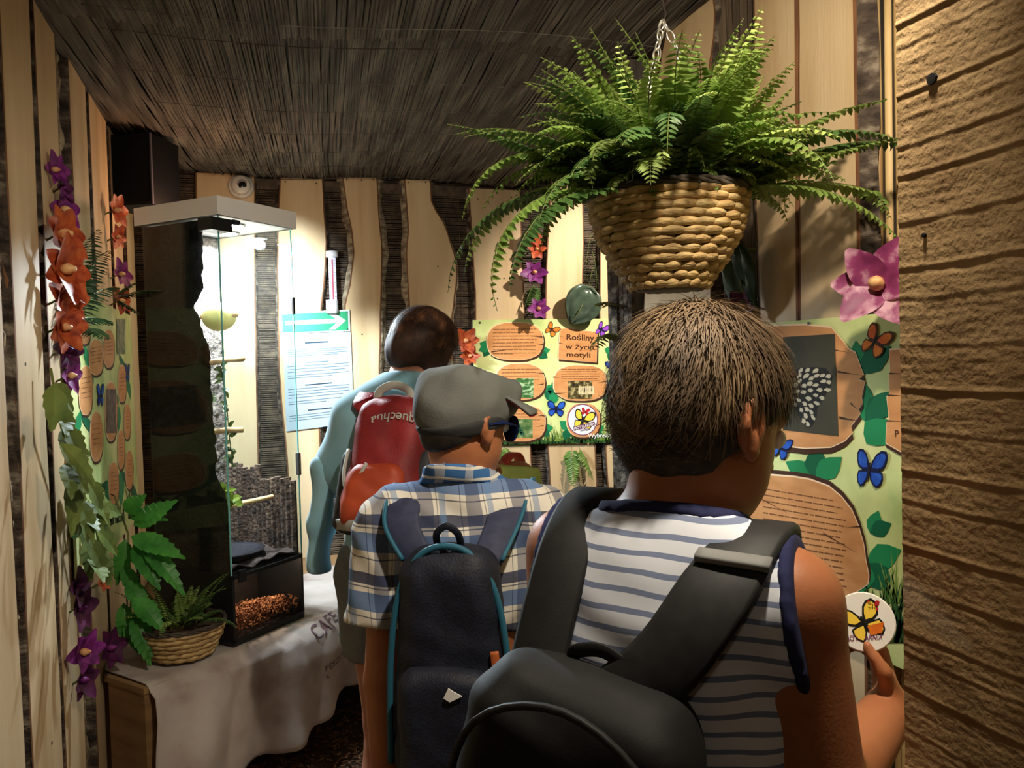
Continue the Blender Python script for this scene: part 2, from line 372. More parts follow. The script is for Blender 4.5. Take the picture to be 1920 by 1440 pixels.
# weathered end post of the partition
pm = MB(); y0 = onx(1203, 700, RP0).y; y1 = onx(1158, 700, RP0).y
pm.box((RX+.045, (y0+y1)/2, CZ/2), (.19, y1-y0, CZ)); post = pm.build('end_post', M_POST, wall_right)
pm = MB()
for i in range(5):
    yy = lerp(y0, y1, (i+.5)/5); pm.tube([(RX-.052+rnd.uniform(-.004, .004), yy+rnd.uniform(-.006, .006), z) for z in (0, .5, 1.0, 1.5, CZ)], [rnd.uniform(.012, .02) for _ in range(5)], 6)
pm.build('bark_strip', M_BARK, post)
for i, yy in enumerate(np.linspace(onx(1412, 500, RP0).y+.02, onx(1345, 500, RP0).y-.01, 5)):
    pm = MB(); pm.tube([(RX-.004+rnd.uniform(-.005, .005), yy+rnd.uniform(-.008, .008), z) for z in np.linspace(0, CZ, 9)], [rnd.uniform(.014, .024) for _ in range(9)], 6)
    pm.build('split_slat', mat('grey_slat', sr((96, 80, 62)), sr((60, 48, 38)), 12, (3, 3, .4), .9, .6, 40), wall_right)
# ------------------------------------------------------------------ near sawn board at the doorway
def sawn():
    m = mat('rough_sawn', sr((192, 160, 114)), sr((154, 124, 84)), 9, (1, 1.4, 1.4), 0.85)
    N = m.node_tree.nodes; L = m.node_tree.links; b = N['Principled BSDF']
    tc = N.new('ShaderNodeTexCoord'); n = N.new('ShaderNodeTexNoise'); n.inputs['Scale'].default_value = 160; n.inputs['Detail'].default_value = 4
    L.new(tc.outputs['Object'], n.inputs['Vector'])
    bp_ = N.new('ShaderNodeBump'); bp_.inputs['Strength'].default_value = .6; bp_.inputs['Distance'].default_value = .002
    L.new(n.outputs['Fac'], bp_.inputs['Height']); L.new(bp_.outputs[0], b.inputs['Normal'])
    return m
zs = []; z = .0; zi = random.Random(5)
while z < 2.32: zs.append((z, zi.uniform(.0004, .0013))); z += zi.uniform(.020, .046)
def sawdisp(y, z):
    zz = z + .004*nz(y*6, z*2) ; d = .0007*nz(y*25, zz*60) + .0006*nz(y*90, zz*200)
    for (q, h) in zs:
        t = (zz-q)/.0026
        if -3 < t < 3: d += h*math.exp(-t*t)*(1+.6*nz(y*40, q*50)) - .6*h*math.exp(-(t+1.6)**2)
    return d
nb = MB(); YN = onx(1688, 700, NX).y
def nf(s, t):
    y = lerp(YN-.30, YN, s); zz = lerp(.72, 2.1, t); return V((NX - .7*sawdisp(y, zz), y, zz))
nb.grid(nf, 44, 1000)
trim = MB(); trim.box((NX+.036, YN-.155, 1.15), (.06, .306, 2.3)); trim.box((NX+.33, YN-.2, 1.15), (.6, .16, 2.3)); trim.box((NX+.03, YN-.62, 1.15), (.05, .6, 2.3)); trim.box((NX+.03, -.85, 1.15), (.05, 1.55, 2.3))
t1 = struct('trim_1', trim, M_WOOD)
nb.build('sawn_face', sawn(), t1, smooth=True)
for (px, py, rr) in ((1748, 148, .0055), (1733, 441, .0022)):
    c = onx(px, py, NX-.001); nn = MB(); nn.lathe(c, [(rr, -.001), (rr*.95, .0016), (rr*.4, .0018)], 9, Matrix.Rotation(-PI/2, 3, 'Y')); nn.build('nail_hole', mat('hole', (.006, .005, .004), rough=1), t1)
# ------------------------------------------------------------------ lamp fixtures (key and bay spots; hall and rear ones added for fill)
def fixture(name, label, loc, target, col):
    d = (V(target)-V(loc)).normalized(); q = d.to_track_quat('Z', 'Y').to_matrix()
    t = thing(name, label, 'lamp', loc)
    mb = MB(); mb.lathe(V(loc)-d*.09, [(.018, 0), (.034, .02), (.036, .075)], 20, q); mb.build('lamp_shade', mat('lamp_black', (.02, .02, .02), rough=.4), t, True)
    top = CZ if loc[2] < CZ else 2.9
    MB().tube([V(loc)-d*.085, (loc[0], loc[1], top)], .006, 8).build('stem', mat('lamp_black', (.02, .02, .02)), t)
fixture('ceiling_spotlight', 'black spotlight under the reed ceiling above the entrance', KEY, (0.70, 1.7, 1.15), WARM)
fixture('ceiling_spotlight', 'unseen black spotlight added as fill under the reed ceiling over the middle of the passage', HALL, (0.4, 2.6, 0.8), WARM)
fixture('ceiling_spotlight', 'unseen black spotlight added as fill under the reed ceiling behind the entrance', REAR, (0.1, .2, 0.8), WARM)
fixture('ceiling_spotlight', 'black spotlight high in the side bay aimed at butterfly plant board', BAY, (1.65, 4.0, 1.35), WARM)
# ------------------------------------------------------------------ corner table + coffee sack
M_PLY = mat('plywood', sr((150, 116, 78)), sr((126, 94, 60)), 4, (1, 1, 6), .7, .1)
TA = V((-0.24, 2.59, 0)); td = V((sin(R(51)), cos(R(51)), 0)); tn = V((td.y, -td.x, 0))   # along the front edge, outward normal
def tline(s): return TA + td*s
TZ = 0.48
sL = -.115; sR = 1.62
A = tline(sL); B = tline(sR)
if B.y > BY-.04: sR = (BY-.04-TA.y)/td.y; B = tline(sR)
table = thing('corner_table', 'plywood corner table under the coffee sack and glass case', 'table', (A.x+.2, 3.2, 0))
pts = [A, B, V((B.x, BY-.04, 0)), V((LX+.04, BY-.04, 0)), A + V((-tn.x, -tn.y, 0))*((A.x-LX-.04)/tn.x)]
if abs(B.y-(BY-.04)) < .01: pts = [A, B, V((LX+.04, BY-.04, 0)), A-tn*((A.x-LX-.04)/tn.x) if False else A + V((-tn.x, -tn.y, 0))*((A.x-LX-.04)/tn.x)]
MB().prism([p+V((0, 0, TZ-.022)) for p in pts], (0, 0, .018)).build('table_top', M_PLY, table)
MB().prism([A-tn*.004+td*.004, A-tn*.004+td*.10, A-tn*.024+td*.10, A-tn*.024+td*.022, A-tn*.19+td*.022, A-tn*.19+td*.004], (0, 0, TZ-.023)).build('side_panel', M_PLY, table)
for (s_, b_) in ((.10, .30), (.9, .3), (.45, .62)):
    c = tline(s_) - tn*b_; MB().box((c.x, c.y, (TZ-.023)/2), (.04, .04, TZ-.024)).build('leg', M_PLY, table)
def clothm(name, c1, c2, weave, sc=7, c3=None):
    m = mat(name, c1, c2, sc, rough=.95, c3=c3, sheen=.2)
    N = m.node_tree.nodes; L = m.node_tree.links; b = N['Principled BSDF']
    tc = N.new('ShaderNodeTexCoord'); n = N.new('ShaderNodeTexNoise'); n.inputs['Scale'].default_value = weave; n.inputs['Detail'].default_value = 2
    L.new(tc.outputs['Object'], n.inputs['Vector']); bp_ = N.new('ShaderNodeBump'); bp_.inputs['Strength'].default_value = .35; bp_.inputs['Distance'].default_value = .002
    L.new(n.outputs['Fac'], bp_.inputs['Height']); L.new(bp_.outputs[0], b.inputs['Normal'])
    return m
M_SACK = clothm('sackcloth', sr((194, 182, 174)), sr((142, 122, 112)), 380, 4.5, sr((178, 164, 156)))
s0, s1 = -0.10, 1.36
def sack(s, t):     # s along the edge [0,1], t 0 top back .. 1 hem
    S_ = lerp(s0, s1, s); drop = 0.33 + .035*sin(S_*5+1) + .03*nz(S_*7, 4) - .05*max(0, S_-.3)
    topw = 0.52; L_ = topw+drop; q = t*L_
    fold = .05
    if q < topw-fold/2:
        out = -(topw-q); z = TZ+.004
    else:
        a = min(1, (q-(topw-fold/2))/fold)
        out = -fold/2 + fold*.75*sin(a*PI/2)*.9; z = TZ+.004 - fold*.6*(1-cos(a*PI/2))
        if q > topw+fold/2:
            z -= (q-topw-fold/2); out += .02
    dz = max(0, (TZ-z)/.4)
    wv = (.045*sin(S_*13+1.2*sin(S_*4)+dz*1.6) + .024*abs(sin(S_*17+dz*2))**.6 + .012*sin(S_*34+dz*3) + .02*nz(S_*9, dz*3))*dz**.8
    if q < topw-fold/2: z += .003*nz(S_*9, out*12)
    p = tline(S_) + tn*(out + .02*min(1, dz*4) + max(-.02, wv+.012*dz)) + V((0, 0, max(z, .012)))
    p += td*(.02*dz*sin(S_*9))
    p.x = max(p.x, LX+.04); p.y = min(p.y, BY-.045)
    return p
mb = MB(); mb.grid(sack, 150, 60)
sk_ = mb.build('coffee_sack', M_SACK, None, smooth=True, solid=.003)
tag(sk_, 'greyish burlap coffee sack draped over the corner table', 'sack')
M_INK = mat('purple_ink', sr((88, 66, 76)), sr((120, 98, 102)), 60, rough=.95)
def sackprint(txt, px, py, size, parent):
    # find (s,t) on the cloth that projects near the pixel
    best = None
    for i in range(0, 151):
        for j in range(18, 60):
            p = sack(i/150, j/60)-CP; d = p.dot(fw); x = 960+F*p.dot(RV)/d; y = 720-F*p.dot(UV)/d
            e = (x-px)**2+(y-py)**2
            if best is None or e < best[0]: best = (e, i/150, j/60)
    _, s_, t_ = best; vs, fs = textmesh(txt, 1.0); mb = MB(); out = []
    for v in vs:
        s2 = s_ + v.x*size/(s1-s0); t2 = t_ - v.y*size/(.87)
        p = sack(s2, t2); e = 1e-3
        n = (sack(s2+e, t2)-p).cross(sack(s2, t2+e)-p).normalized()
        if n.dot(tn) < 0: n = -n
        out.append(p + n*.0045)
    mb.add(out, fs); return mb.build('stencil_lettering', M_INK, parent)
sackprint('CAFE COLOMBIA'[:6], 590, 1203, .062, sk_)
sackprint('PESO NET', 607, 1262, .030, sk_)
sackprint('A', 610, 1276, .022, sk_)
# ------------------------------------------------------------------ glass display case (terrarium)
NC = onz(439, 1214, TZ+.007); ca = R(45)
e1 = V((sin(ca), cos(ca), 0)); e2 = V((-cos(ca), sin(ca), 0)); ez = V((0, 0, 1))
W1, W2, HC = 0.335, 0.365, 1.465
def cp_(a, b, z): return NC + e1*a + e2*b + ez*z
case = thing('display_case', 'tall lit glass butterfly case with white lid in the corner', 'display case', NC + e1*W1/2 + e2*W2/2)
crot = Matrix((e1, e2, ez)).transposed()
def cbox(mb, a0, a1, b0, b1, z0, z1): return mb.box(cp_((a0+a1)/2, (b0+b1)/2, (z0+z1)/2), (a1-a0, b1-b0, z1-z0), crot)
M_BLK = mat('black_plastic', (.012, .012, .013), rough=.35)
M_WHITE = mat('white_laminate', sr((226, 220, 214)), rough=.4)
G = glass('clear_glass', (.96, .985, .98)); G2 = glass('smoked_glass', (.82, .78, .74))
M_GE = mat('glass_edge', sr((120, 190, 190)), rough=.1, spec=.8)
ZB = 0.235; ZT = 1.405; g = .006
cbox(MB(), 0, W1, 0, W2, 0, .012).build('base_tray', M_BLK, case)
lid = cbox(MB(), -.012, W1+.012, -.012, W2+.012, ZT, ZT+.006); cbox(lid, -.014, W1+.014, -.014, -.002, ZT, HC); cbox(lid, -.014, W1+.014, W2+.002, W2+.014, ZT, HC); cbox(lid, -.014, -.002, -.002, W2+.002, ZT, HC); cbox(lid, W1+.002, W1+.014, -.002, W2+.002, ZT, HC); cbox(lid, -.002, W1+.002, -.002, W2+.002, HC-.008, HC-.001)
lid.build('lid', M_WHITE, case)
cbox(MB(), g, W1-g, 0, g, ZB, ZT).build('front_pane', G, case)
cbox(MB(), 0, g, g, W2-g, ZB, ZT).build('side_pane', G, case)
cbox(MB(), W1-g, W1, g, W2-g, ZB, ZT).build('side_pane', G, case)
cbox(MB(), g, W1-g, W2-g, W2, .012, ZT).build('back_pane', M_BLK, case)
for (a, b) in ((0, 0), (W1-.002, 0), (W1-.002, W2-.002)):
    ed = MB(); cbox(ed, a-.0015, a+.0025, b-.0015, b+.0025, ZB, ZT); ed.build('pane_edge', M_GE, case)
# lower drawer of the case
cbox(MB(), .008, W1-.008, 0, .005, .02, ZB-.012).build('drawer_pane', G2, case)
dr = MB(); cbox(dr, 0, W1, -.002, .012, .012, .024); cbox(dr, 0, W1, -.002, .012, ZB-.016, ZB-.004); cbox(dr, 0, .01, -.002, .012, .012, ZB); cbox(dr, W1-.008, W1, -.002, .012, .012, ZB)
cbox(dr, 0, .006, .012, W2, .012, ZB); dr.build('drawer_frame', M_BLK, case)
cbox(MB(), W1-.006, W1, .012, W2-g, .012, ZB).build('side_panel', M_BLK, case)
cbox(MB(), .03, .06, -.006, .004, ZB-.03, ZB+.01).build('clasp', M_BLK, case)
cbox(MB(), W1-.012, W1+.002, -.008, .004, .52, .60).build('door_clip', mat('clip_metal', sr((170, 172, 175)), rough=.3, metal=.9), case)
cbox(MB(), W1-.006, W1+.004, -.005, .003, 1.10, 1.16).build('door_clip', M_BLK, case)
lk = MB(); cbox(lk, -.055, .03, -.03, .03, ZT-.055, ZT-.014); lk.tube([cp_(.035, -.028, ZT-.02), cp_(.06, -.028, ZT-.02)], .009, 8); lk.build('lock', M_BLK, case)
M_LED = mat('led_lens', (.92, .96, 1.0), emit=30)
for (a, b) in ((.15, .08), (.26, .22), (.09, .25)):
    c = cp_(a, b, ZT)
    ri = MB(); ri.lathe(c-ez*.006, [(.034, 0), (.036, .006), (.030, .008)], 24); ri.build('lamp_ring', mat('chrome', sr((200, 200, 200)), rough=.15, metal=1), case, True)
    MB().lathe(c-ez*.0075, [(.0, 0), (.026, .0005), (.026, .002)], 20).build('led_lens', M_LED, case)
    lamp('case_lamp', 'SPOT', c-ez*.03, 100, COOL, c-ez*1.0, .02, 165, .25)
lamp('wall_glare_fill', 'SPOT', cp_(.26, .22, ZT-.04), 300, COOL, ony(505, 545, 3.96), .02, 50, 1.0)  # extra spot added to brighten the wall beside the case
lamp('lid_glow', 'POINT', cp_(.30, .42, HC+.04), 3.0, (1, .55, .3), None, .02)
# cork background slab inside the left face, jagged front edge
M_CORK = mat('black_cork', sr((30, 26, 23)), sr((14, 12, 11)), 30, rough=.95, bump=.9, bscale=60)
M_CORKE = mat('rough_cork', sr((104, 84, 68)), sr((48, 38, 30)), 45, rough=.95, bump=.9, bscale=90, c3=sr((76, 60, 48)))
edge = [(ZB, -.0), (.42, .005), (.50, .02), (.56, .06), (.62, .055), (.80, .065), (.98, .07), (1.05, .10), (1.12, .13), (1.17, .09), (1.25, .085), (ZT, .075)]
mb = MB(); vs = []; n = 110
for i in range(n+1):
    z = lerp(ZB, ZT-.005, i/n); b0 = max(.009, ip(edge, z) + .012*nz(z*30, 2) + .008*nz(z*80, 5))
    for k in range(7):
        t = k/6; vs.append(cp_(.008 + (.03+.012*nz(z*40, t*6))*sin(PI*min(1, max(0, 1-t)))**.5*(1 if k < 6 else 0) if k else .008, lerp(b0, W2-.008, t) if k else b0, z))
fs = [(i*7+k, i*7+k+1, (i+1)*7+k+1, (i+1)*7+k) for i in range(n) for k in range(6)]
mb.add(vs, fs)
for i in range(n+1):      # outside skin against the pane
    z = lerp(ZB, ZT-.005, i/n); b0 = max(.009, ip(edge, z) + .012*nz(z*30, 2) + .008*nz(z*80, 5)); mb.v += [cp_(.0075, b0, z), cp_(.0075, W2-.008, z)]
o_ = (n+1)*7; mb.cm = 1
for i in range(n): mb.f.append([o_+2*i, o_+2*i+1, o_+2*i+3, o_+2*i+2]); mb.mi.append(1)
mb.build('cork_slab', [M_CORKE, M_CORK], case)
# pebbly back panel
mb = MB(); mb.grid(lambda s, t: cp_(lerp(.01, W1-.012, s), W2-.022-.016*abs(nz(s*22, t*80))-.008*nz(s*50, t*170), lerp(ZB, ZT-.01, t)), 26, 90)
mb.build('cork_backdrop', mat('pebble_cork', sr((112, 102, 92)), sr((34, 29, 25)), 70, rough=.9, bump=.6), case, True)
M_PEATD = mat('dark_tray', sr((44, 34, 28)), sr((28, 22, 18)), 30, rough=.9)
# strips of bark standing at the lower right
for i in range(15):
    a = W1-.016; b = .018+i*.0235; h_ = .50+.05*nz(i*3.1)+.004*i
    st = MB(); st.tube([cp_(a+.003*nz(i, k), b+.004*nz(k, i), lerp(ZB, h_, k/8)) for k in range(9)], [.0125+.004*nz(i*7, k*3) for k in range(9)], 6); st.build('bark_strip', M_CORKE, case)
bx_ = MB(); cbox(bx_, .007, W1-.008, .215, .221, .013, ZB-.004); cbox(bx_, .007, W1-.007, .013, W2-.009, ZB-.006, ZB-.001); bx_.build('drawer_box', M_PEATD, case)
# substrate and drawer litter
M_PEAT = mat('peat', sr((58, 42, 34)), sr((30, 22, 18)), 60, rough=.9, bump=.8, bscale=120)
mb = MB(); mb.grid(lambda s, t: cp_(lerp(.007, W1-.008, s), lerp(.008, W2-.012, t), ZB+.016+.02*nz(s*5, t*5)+.008*nz(s*30, t*30)), 30, 30); mb.build('substrate', M_PEAT, case, True, solid=.004)
ch = MB(); rr = random.Random(6)
for i in range(900):
    a = rr.uniform(.02, W1-.02); b = rr.uniform(.008, .20); zz = .02+.10*(1-abs(b)/.35)*rr.uniform(.2, 1)*(.55+.45*sin(a*9))
    ch.box(cp_(a, b, zz), (rr.uniform(.008, .028), rr.uniform(.003, .008), rr.uniform(.002, .004)), Euler((rr.uniform(-1, 1), rr.uniform(-1, 1), rr.uniform(0, 6))).to_matrix(), .8)
ch.build('bark_litter', mat('litter', sr((190, 132, 86)), sr((110, 66, 40)), 40, rough=.85, c3=sr((150, 96, 58))), case, kind='stuff')
lamp('drawer_lamp', 'POINT', cp_(.16, .07, ZB-.03), 2.2, (1, .86, .7), None, .01)
wd = MB(); wd.lathe(cp_(.14, .15, ZB+.02), [(.10, .0), (.115, .02), (.118, .024), (.108, .02), (.09, .008), (.0, .006)], 30); wd.build('water_dish', mat('dish', (.02, .02, .024), rough=.12, spec=.8), case, True)
# perches
M_PER = mat('perch_wood', sr((206, 176, 128)), sr((170, 134, 88)), 10, rough=.6)
for (a, b, z, a2, b2, z2, r_) in ((.02, .12, 1.085, .10, .03, 1.09, .009), (.02, .10, .93, .24, .16, .945, .011), (.02, .10, .70, .13, .06, .70, .010), (.02, .10, .385+.05, .30, .10, .44, .009)):
    MB().tube([cp_(a, b, z), cp_((a+a2)/2, (b+b2)/2, (z+z2)/2+.004), cp_(a2, b2, z2)], [r_, r_*.95, r_], 10).build('perch', M_PER, case, True)
# things living in the case
def leafpoly(mb, base, d, n, L_, W_, fold=.15, seg=4, bend=.2):
    d = V(d).normalized(); n = V(n); n = (n - d*n.dot(d)).normalized(); s = d.cross(n)
    vs = []; k = seg+1
    for i in range(k):
        t = i/seg; w_ = W_*.5*max(.0, sin(PI*(t**.75)))
        c = V(base) + d*(L_*t) - n*(bend*L_*t*t)
        vs += [c - s*w_ + n*(fold*w_), c, c + s*w_ + n*(fold*w_)]
    fs = []
    for i in range(seg):
        for q in (0, 1): fs.append((i*3+q, i*3+q+1, (i+1)*3+q+1, (i+1)*3+q))
    mb.add(vs, fs)
M_IVY = mat('ivy_leaf', sr((170, 190, 80)), sr((110, 140, 50)), 20, rough=.5, transl=.3)
M_IVYD = mat('moss_leaf', sr((74, 92, 36)), sr((46, 62, 24)), 20, rough=.5, transl=.25)
def sprigs(name, label, cat, base, pts, n, L_, W_, m, spread=.03, group=None):
    t = thing(name, label, cat, base, group=group); rr = random.Random(int(base[0]*1000)+n)
    st = MB(); st.tube(pts, .0016, 5); st.build('stem', M_IVYD, t)
    for i in range(n):
        u = rr.random()*(len(pts)-1); k = int(u); p = V(pts[k]).lerp(V(pts[min(k+1, len(pts)-1)]), u-k)
        mb = MB(); d = V((rr.uniform(-1, 1), rr.uniform(-1, .4), rr.uniform(-.8, .7)))
        leafpoly(mb, p, d, V((rr.uniform(-.5, .5), -1, .6)), L_*rr.uniform(.6, 1.2), W_*rr.uniform(.7, 1.2)); mb.build('leaf', m, t)
    return t
sprigs('trailing_vine', 'yellow green trailing vine hanging in the middle of the glass case', 'plant', cp_(.10, .10, .86), [cp_(.09, .11, .92), cp_(.10, .10, .80), cp_(.10, .09, .66), cp_(.11, .09, .58)], 46, .028, .016, M_IVYD)
sprigs('ivy_sprig', 'pale variegated ivy sprig on the ledge low in the glass case', 'plant', cp_(.03, .05, .50), [cp_(.02, .07, .52), cp_(.03, .03, .50), cp_(.05, .02, .46)], 22, .034, .026, M_IVY)
sprigs('moss_sprig', 'small dark sprig against the cork of the glass case', 'plant', cp_(.04, .12, .80), [cp_(.05, .12, .83), cp_(.05, .12, .78)], 10, .02, .012, M_IVYD)
mb = MB(); c = cp_(.07, .09, 1.085); 
def gourd(s, t):
    a = s*2*PI; b = (t-.5)*PI; r_ = .055*(1+.06*cos(5*a)*cos(b)); return c + V((cos(a)*cos(b)*r_, sin(a)*cos(b)*r_, sin(b)*.048))
mb.grid(gourd, 30, 16)
gt = thing('yellow_fruit', 'pale yellow ribbed fruit on the top perch in the glass case', 'fruit', c)
mb.build('flesh', mat('pale_fruit', sr((214, 200, 120)), sr((190, 180, 110)), 12, rough=.4), gt, True)
MB().tube([c+ez*.045, c+ez*.062+e1*.006], [.005, .003], 6).build('stalk', M_PER, gt)
# ------------------------------------------------------------------ speaker, dome camera, thermometer, sign
sp = thing('loudspeaker', 'black loudspeaker box under the ceiling in the left corner', 'speaker', at(268, 385, 3.02))
c = at(268, 322, 3.06); yr = Matrix.Rotation(-R(26), 3, 'Z')
zt = min(CZ-.02, c.z+.135); c.z = zt-.135
M_SPK = mat('speaker_black', (.004, .004, .006), rough=.6, spec=.2)
mb = MB(); mb.box(c, (.185, .19, .262), yr); mb.build('cabinet', M_SPK, sp)
mb = MB(); mb.box(c + yr @ V((0, -.098, 0)), (.165, .006, .24), yr); mb.build('grille', mat('speaker_grille', (.006, .006, .008), (.003, .003, .004), 300, rough=.8, spec=.15), sp)
mb = MB(); mb.box(c + yr @ V((.0935, -.092, 0)), (.004, .008, .262), yr); mb.build('lit_edge_strip', mat('speaker_lit_edge', sr((86, 84, 100)), rough=.3), sp)  # paler strip paints the light caught along the cabinet's right edge
mb = MB(); mb.tube([c + yr @ V((-.02, .09, 0)), V((LX+.03, c.y+.12, c.z))], .012, 8); mb.build('bracket', M_BLK, sp)
dc = ony(452, 350, BY-.036); dm = thing('dome_camera', 'white dome security camera under the ceiling above the glass case', 'camera', dc)
ax = Matrix.Rotation(PI/2, 3, 'X'); M_CW = mat('camera_white', sr((214, 208, 200)), rough=.35)
MB().lathe(dc, [(.056, 0), (.058, .012), (.050, .022), (.044, .024)], 28, ax).build('mount', M_CW, dm, True)
MB().lathe(dc+V((0, -.022, 0)), [(.044, 0), (.045, .016), (.041, .034), (.030, .048), (.0, .054)], 28, ax).build('ball', M_CW, dm, True)
lx = (V((0.1, -1, -.25))).normalized().to_track_quat('Z', 'Y').to_matrix(); cc = dc+V((.004, -.044, -.002))
MB().lathe(cc, [(.027, 0), (.027, .024), (.021, .028)], 20, lx).build('lens_ring', mat('lens_ring', sr((150, 146, 142)), rough=.3), dm, True)
MB().lathe(cc + lx @ V((0, 0, .0275)), [(.019, 0), (.017, .003), (.0, .005)], 20, lx).build('lens', mat('lens_black', (.01, .01, .014), rough=.08, spec=.9), dm, True)
# thermometer
YS = BY-.055
tb = ony(623, 580, YS); tt = ony(622, 471, YS); th_ = thing('wall_thermometer', 'white tube thermometer hanging above the green arrow sign', 'thermometer', tb)
M_TW = mat('thermo_white', sr((222, 222, 226)), rough=.4)
MB().tube([tt-ez*.03, tt], .029, 12).build('cap', M_TW, th_, True); MB().tube([tb-ez*.02, tb+ez*.045], .029, 12).build('cap', M_TW, th_, True)
tm = V((tt.x, tt.y+.004, 0)); MB().box((tm.x, tm.y, (tt.z+tb.z)/2), (.034, .008, tt.z-tb.z-.05)).build('scale_card', mat('thermo_card', sr((196, 192, 214)), rough=.5), th_)
MB().tube([(tm.x, tm.y-.006, tb.z+.04), (tm.x, tm.y-.006, tt.z-.04)], .0035, 6).build('capillary', mat('thermo_red', sr((170, 60, 80)), rough=.3), th_)
tk = MB()
for i in range(16):
    z = lerp(tb.z+.06, tt.z-.045, i/15)
    for sx in (-1, 1): tk.box((tm.x+sx*.011, tm.y-.0045, z), (.008, .001, .0018))
tk.build('tick_marks', mat('tick', sr((70, 70, 90))), th_)
MB().tube([tt+ez*.0, tt+ez*.01+V((0, .04, .01))], .003, 6).build('hook', M_NAIL, th_)
# green arrow sign with the sheet of rules below
YG = BY-.040
M_SHEET = mat('white_sheet', sr((196, 206, 208)), rough=.45); M_GREEN = mat('sign_green', sr((20, 140, 92)), rough=.4); M_PR = mat('print_grey', sr((92, 108, 118)), rough=.7, spec=.1); M_PRD = mat('print_dark', sr((48, 62, 72)), rough=.7, spec=.1)
def quad(pts, off, thick, name, m, parent, plane):   # pixel quad on a wall plane
    P_ = [plane(x, y) for x, y in pts]; n = (P_[1]-P_[0]).cross(P_[2]-P_[0]).normalized()
    if n.dot(CP-P_[0]) < 0: n = -n
    return MB().prism([p+n*off for p in P_], n*thick).build(name, m, parent)
pg = lambda x, y: ony(x, y, YG)
def bil(q, u, v):  # q TL TR BR BL in px
    a = (lerp(q[0][0], q[1][0], u), lerp(q[0][1], q[1][1], u)); b = (lerp(q[3][0], q[2][0], u), lerp(q[3][1], q[2][1], u)); return (lerp(a[0], b[0], v), lerp(a[1], b[1], v))
as_ = thing('arrow_sign', 'green exit arrow sign pointing right beside the glass case', 'sign', pg(530, 625))
QA = [(527, 587), (655, 580.5), (656.5, 621), (528.5, 626)]
quad(QA, .004, .003, 'plate', M_SHEET, as_, pg)
quad([bil(QA, .01, .07), bil(QA, .975, .07), bil(QA, .975, .95), bil(QA, .01, .95)], .0072, .0004, 'green_field', M_GREEN, as_, pg)
arrow = [(.06, .40), (.80, .40), (.69, .16), (.79, .16), (.94, .50), (.79, .88), (.69, .88), (.80, .60), (.06, .60)]
quad([bil(QA, *p) for p in arrow], .0078, .0004, 'arrow', M_SHEET, as_, pg)
for p in ((.965, .13), (.965, .9)): MB().lathe(pg(*bil(QA, *p))+V((0, -.0078, 0)), [(.003, 0), (.003, .001)], 8, ax).build('screw', M_NAIL, as_)
rs = thing('rules_sheet', 'white printed rules sheet hanging below the green arrow sign', 'sign', pg(537, 808))
QS = [(530, 627), (657.5, 622), (664, 793), (537, 809)]
quad(QS, .002, .002, 'sheet', mat('rules_paper', sr((160, 172, 180)), rough=.6, spec=.15), rs, pg)
for k, (v, u0, u1, m, hgt) in enumerate([(.09, .32, .66, M_PRD, .022), (.165, .06, .95, M_PR, .008), (.185, .06, .93, M_PR, .008), (.21, .06, .95, M_PR, .008), (.23, .06, .8, M_PR, .008), (.30, .33, .66, M_PR, .012), (.335, .05, .95, M_PR, .009), (.365, .05, .95, M_PR, .009), (.395, .05, .90, M_PR, .009), (.43, .05, .95, M_PR, .009), (.455, .05, .7, M_PR, .009), (.535, .30, .70, M_PRD, .016), (.57, .05, .95, M_PR, .01), (.60, .05, .95, M_PR, .01), (.63, .05, .95, M_PR, .01), (.66, .05, .85, M_PR, .01), (.70, .05, .95, M_PR, .01), (.725, .05, .6, M_PR, .01), (.80, .33, .68, M_PRD, .018), (.845, .05, .95, M_PR, .01), (.87, .05, .95, M_PR, .01), (.895, .05, .8, M_PR, .01)]):
    quad([bil(QS, u0, v), bil(QS, u1, v), bil(QS, u1, v+hgt*.75), bil(QS, u0, v+hgt*.75)], .0045, .0003, 'text_line', m, rs, pg)
# ------------------------------------------------------------------ printed boards
M_PLAQ = mat('plaque_print', sr((204, 146, 94)), sr((190, 130, 80)), 14, (1, 1, 3), .5); M_PLAQD = mat('plaque_edge', sr((66, 40, 26)), rough=.5); M_PLAQL = mat('plaque_light', sr((236, 206, 170)), rough=.5)
M_LIME = mat('board_print', sr((216, 218, 156)), sr((166, 186, 118)), 5, rough=.35, c3=sr((200, 208, 140))); M_TXT = mat('text_brown', sr((120, 76, 46)), rough=.5); M_TXD = mat('text_dark', sr((74, 44, 28)), rough=.5)
M_LG1 = mat('leaf_print', sr((34, 128, 78)), rough=.4); M_LG2 = mat('leaf_print_dark', sr((20, 92, 60)), rough=.4)
M_GR1 = mat('grass_print', sr((60, 96, 44)), sr((28, 60, 34)), 30, rough=.4); M_GR2 = mat('grass_print_light', sr((120, 146, 66)), rough=.4)
M_BLUE = mat('print_blue', sr((44, 96, 190)), sr((28, 60, 150)), 30, rough=.4); M_NAVY = mat('print_navy', sr((18, 22, 60)), rough=.4); M_ORG = mat('print_orange', sr((226, 130, 44)), sr((200, 92, 30)), 30, rough=.4); M_PUR = mat('print_purple', sr((140, 70, 190)), rough=.4)
M_INKB = mat('print_black', (.012, .011, .01), rough=.4); M_PWHT = mat('print_white', sr((240, 238, 232)), rough=.4); M_YEL = mat('print_yellow', sr((236, 200, 70)), rough=.4); M_REDP = mat('print_red', sr((170, 40, 44)), rough=.4)
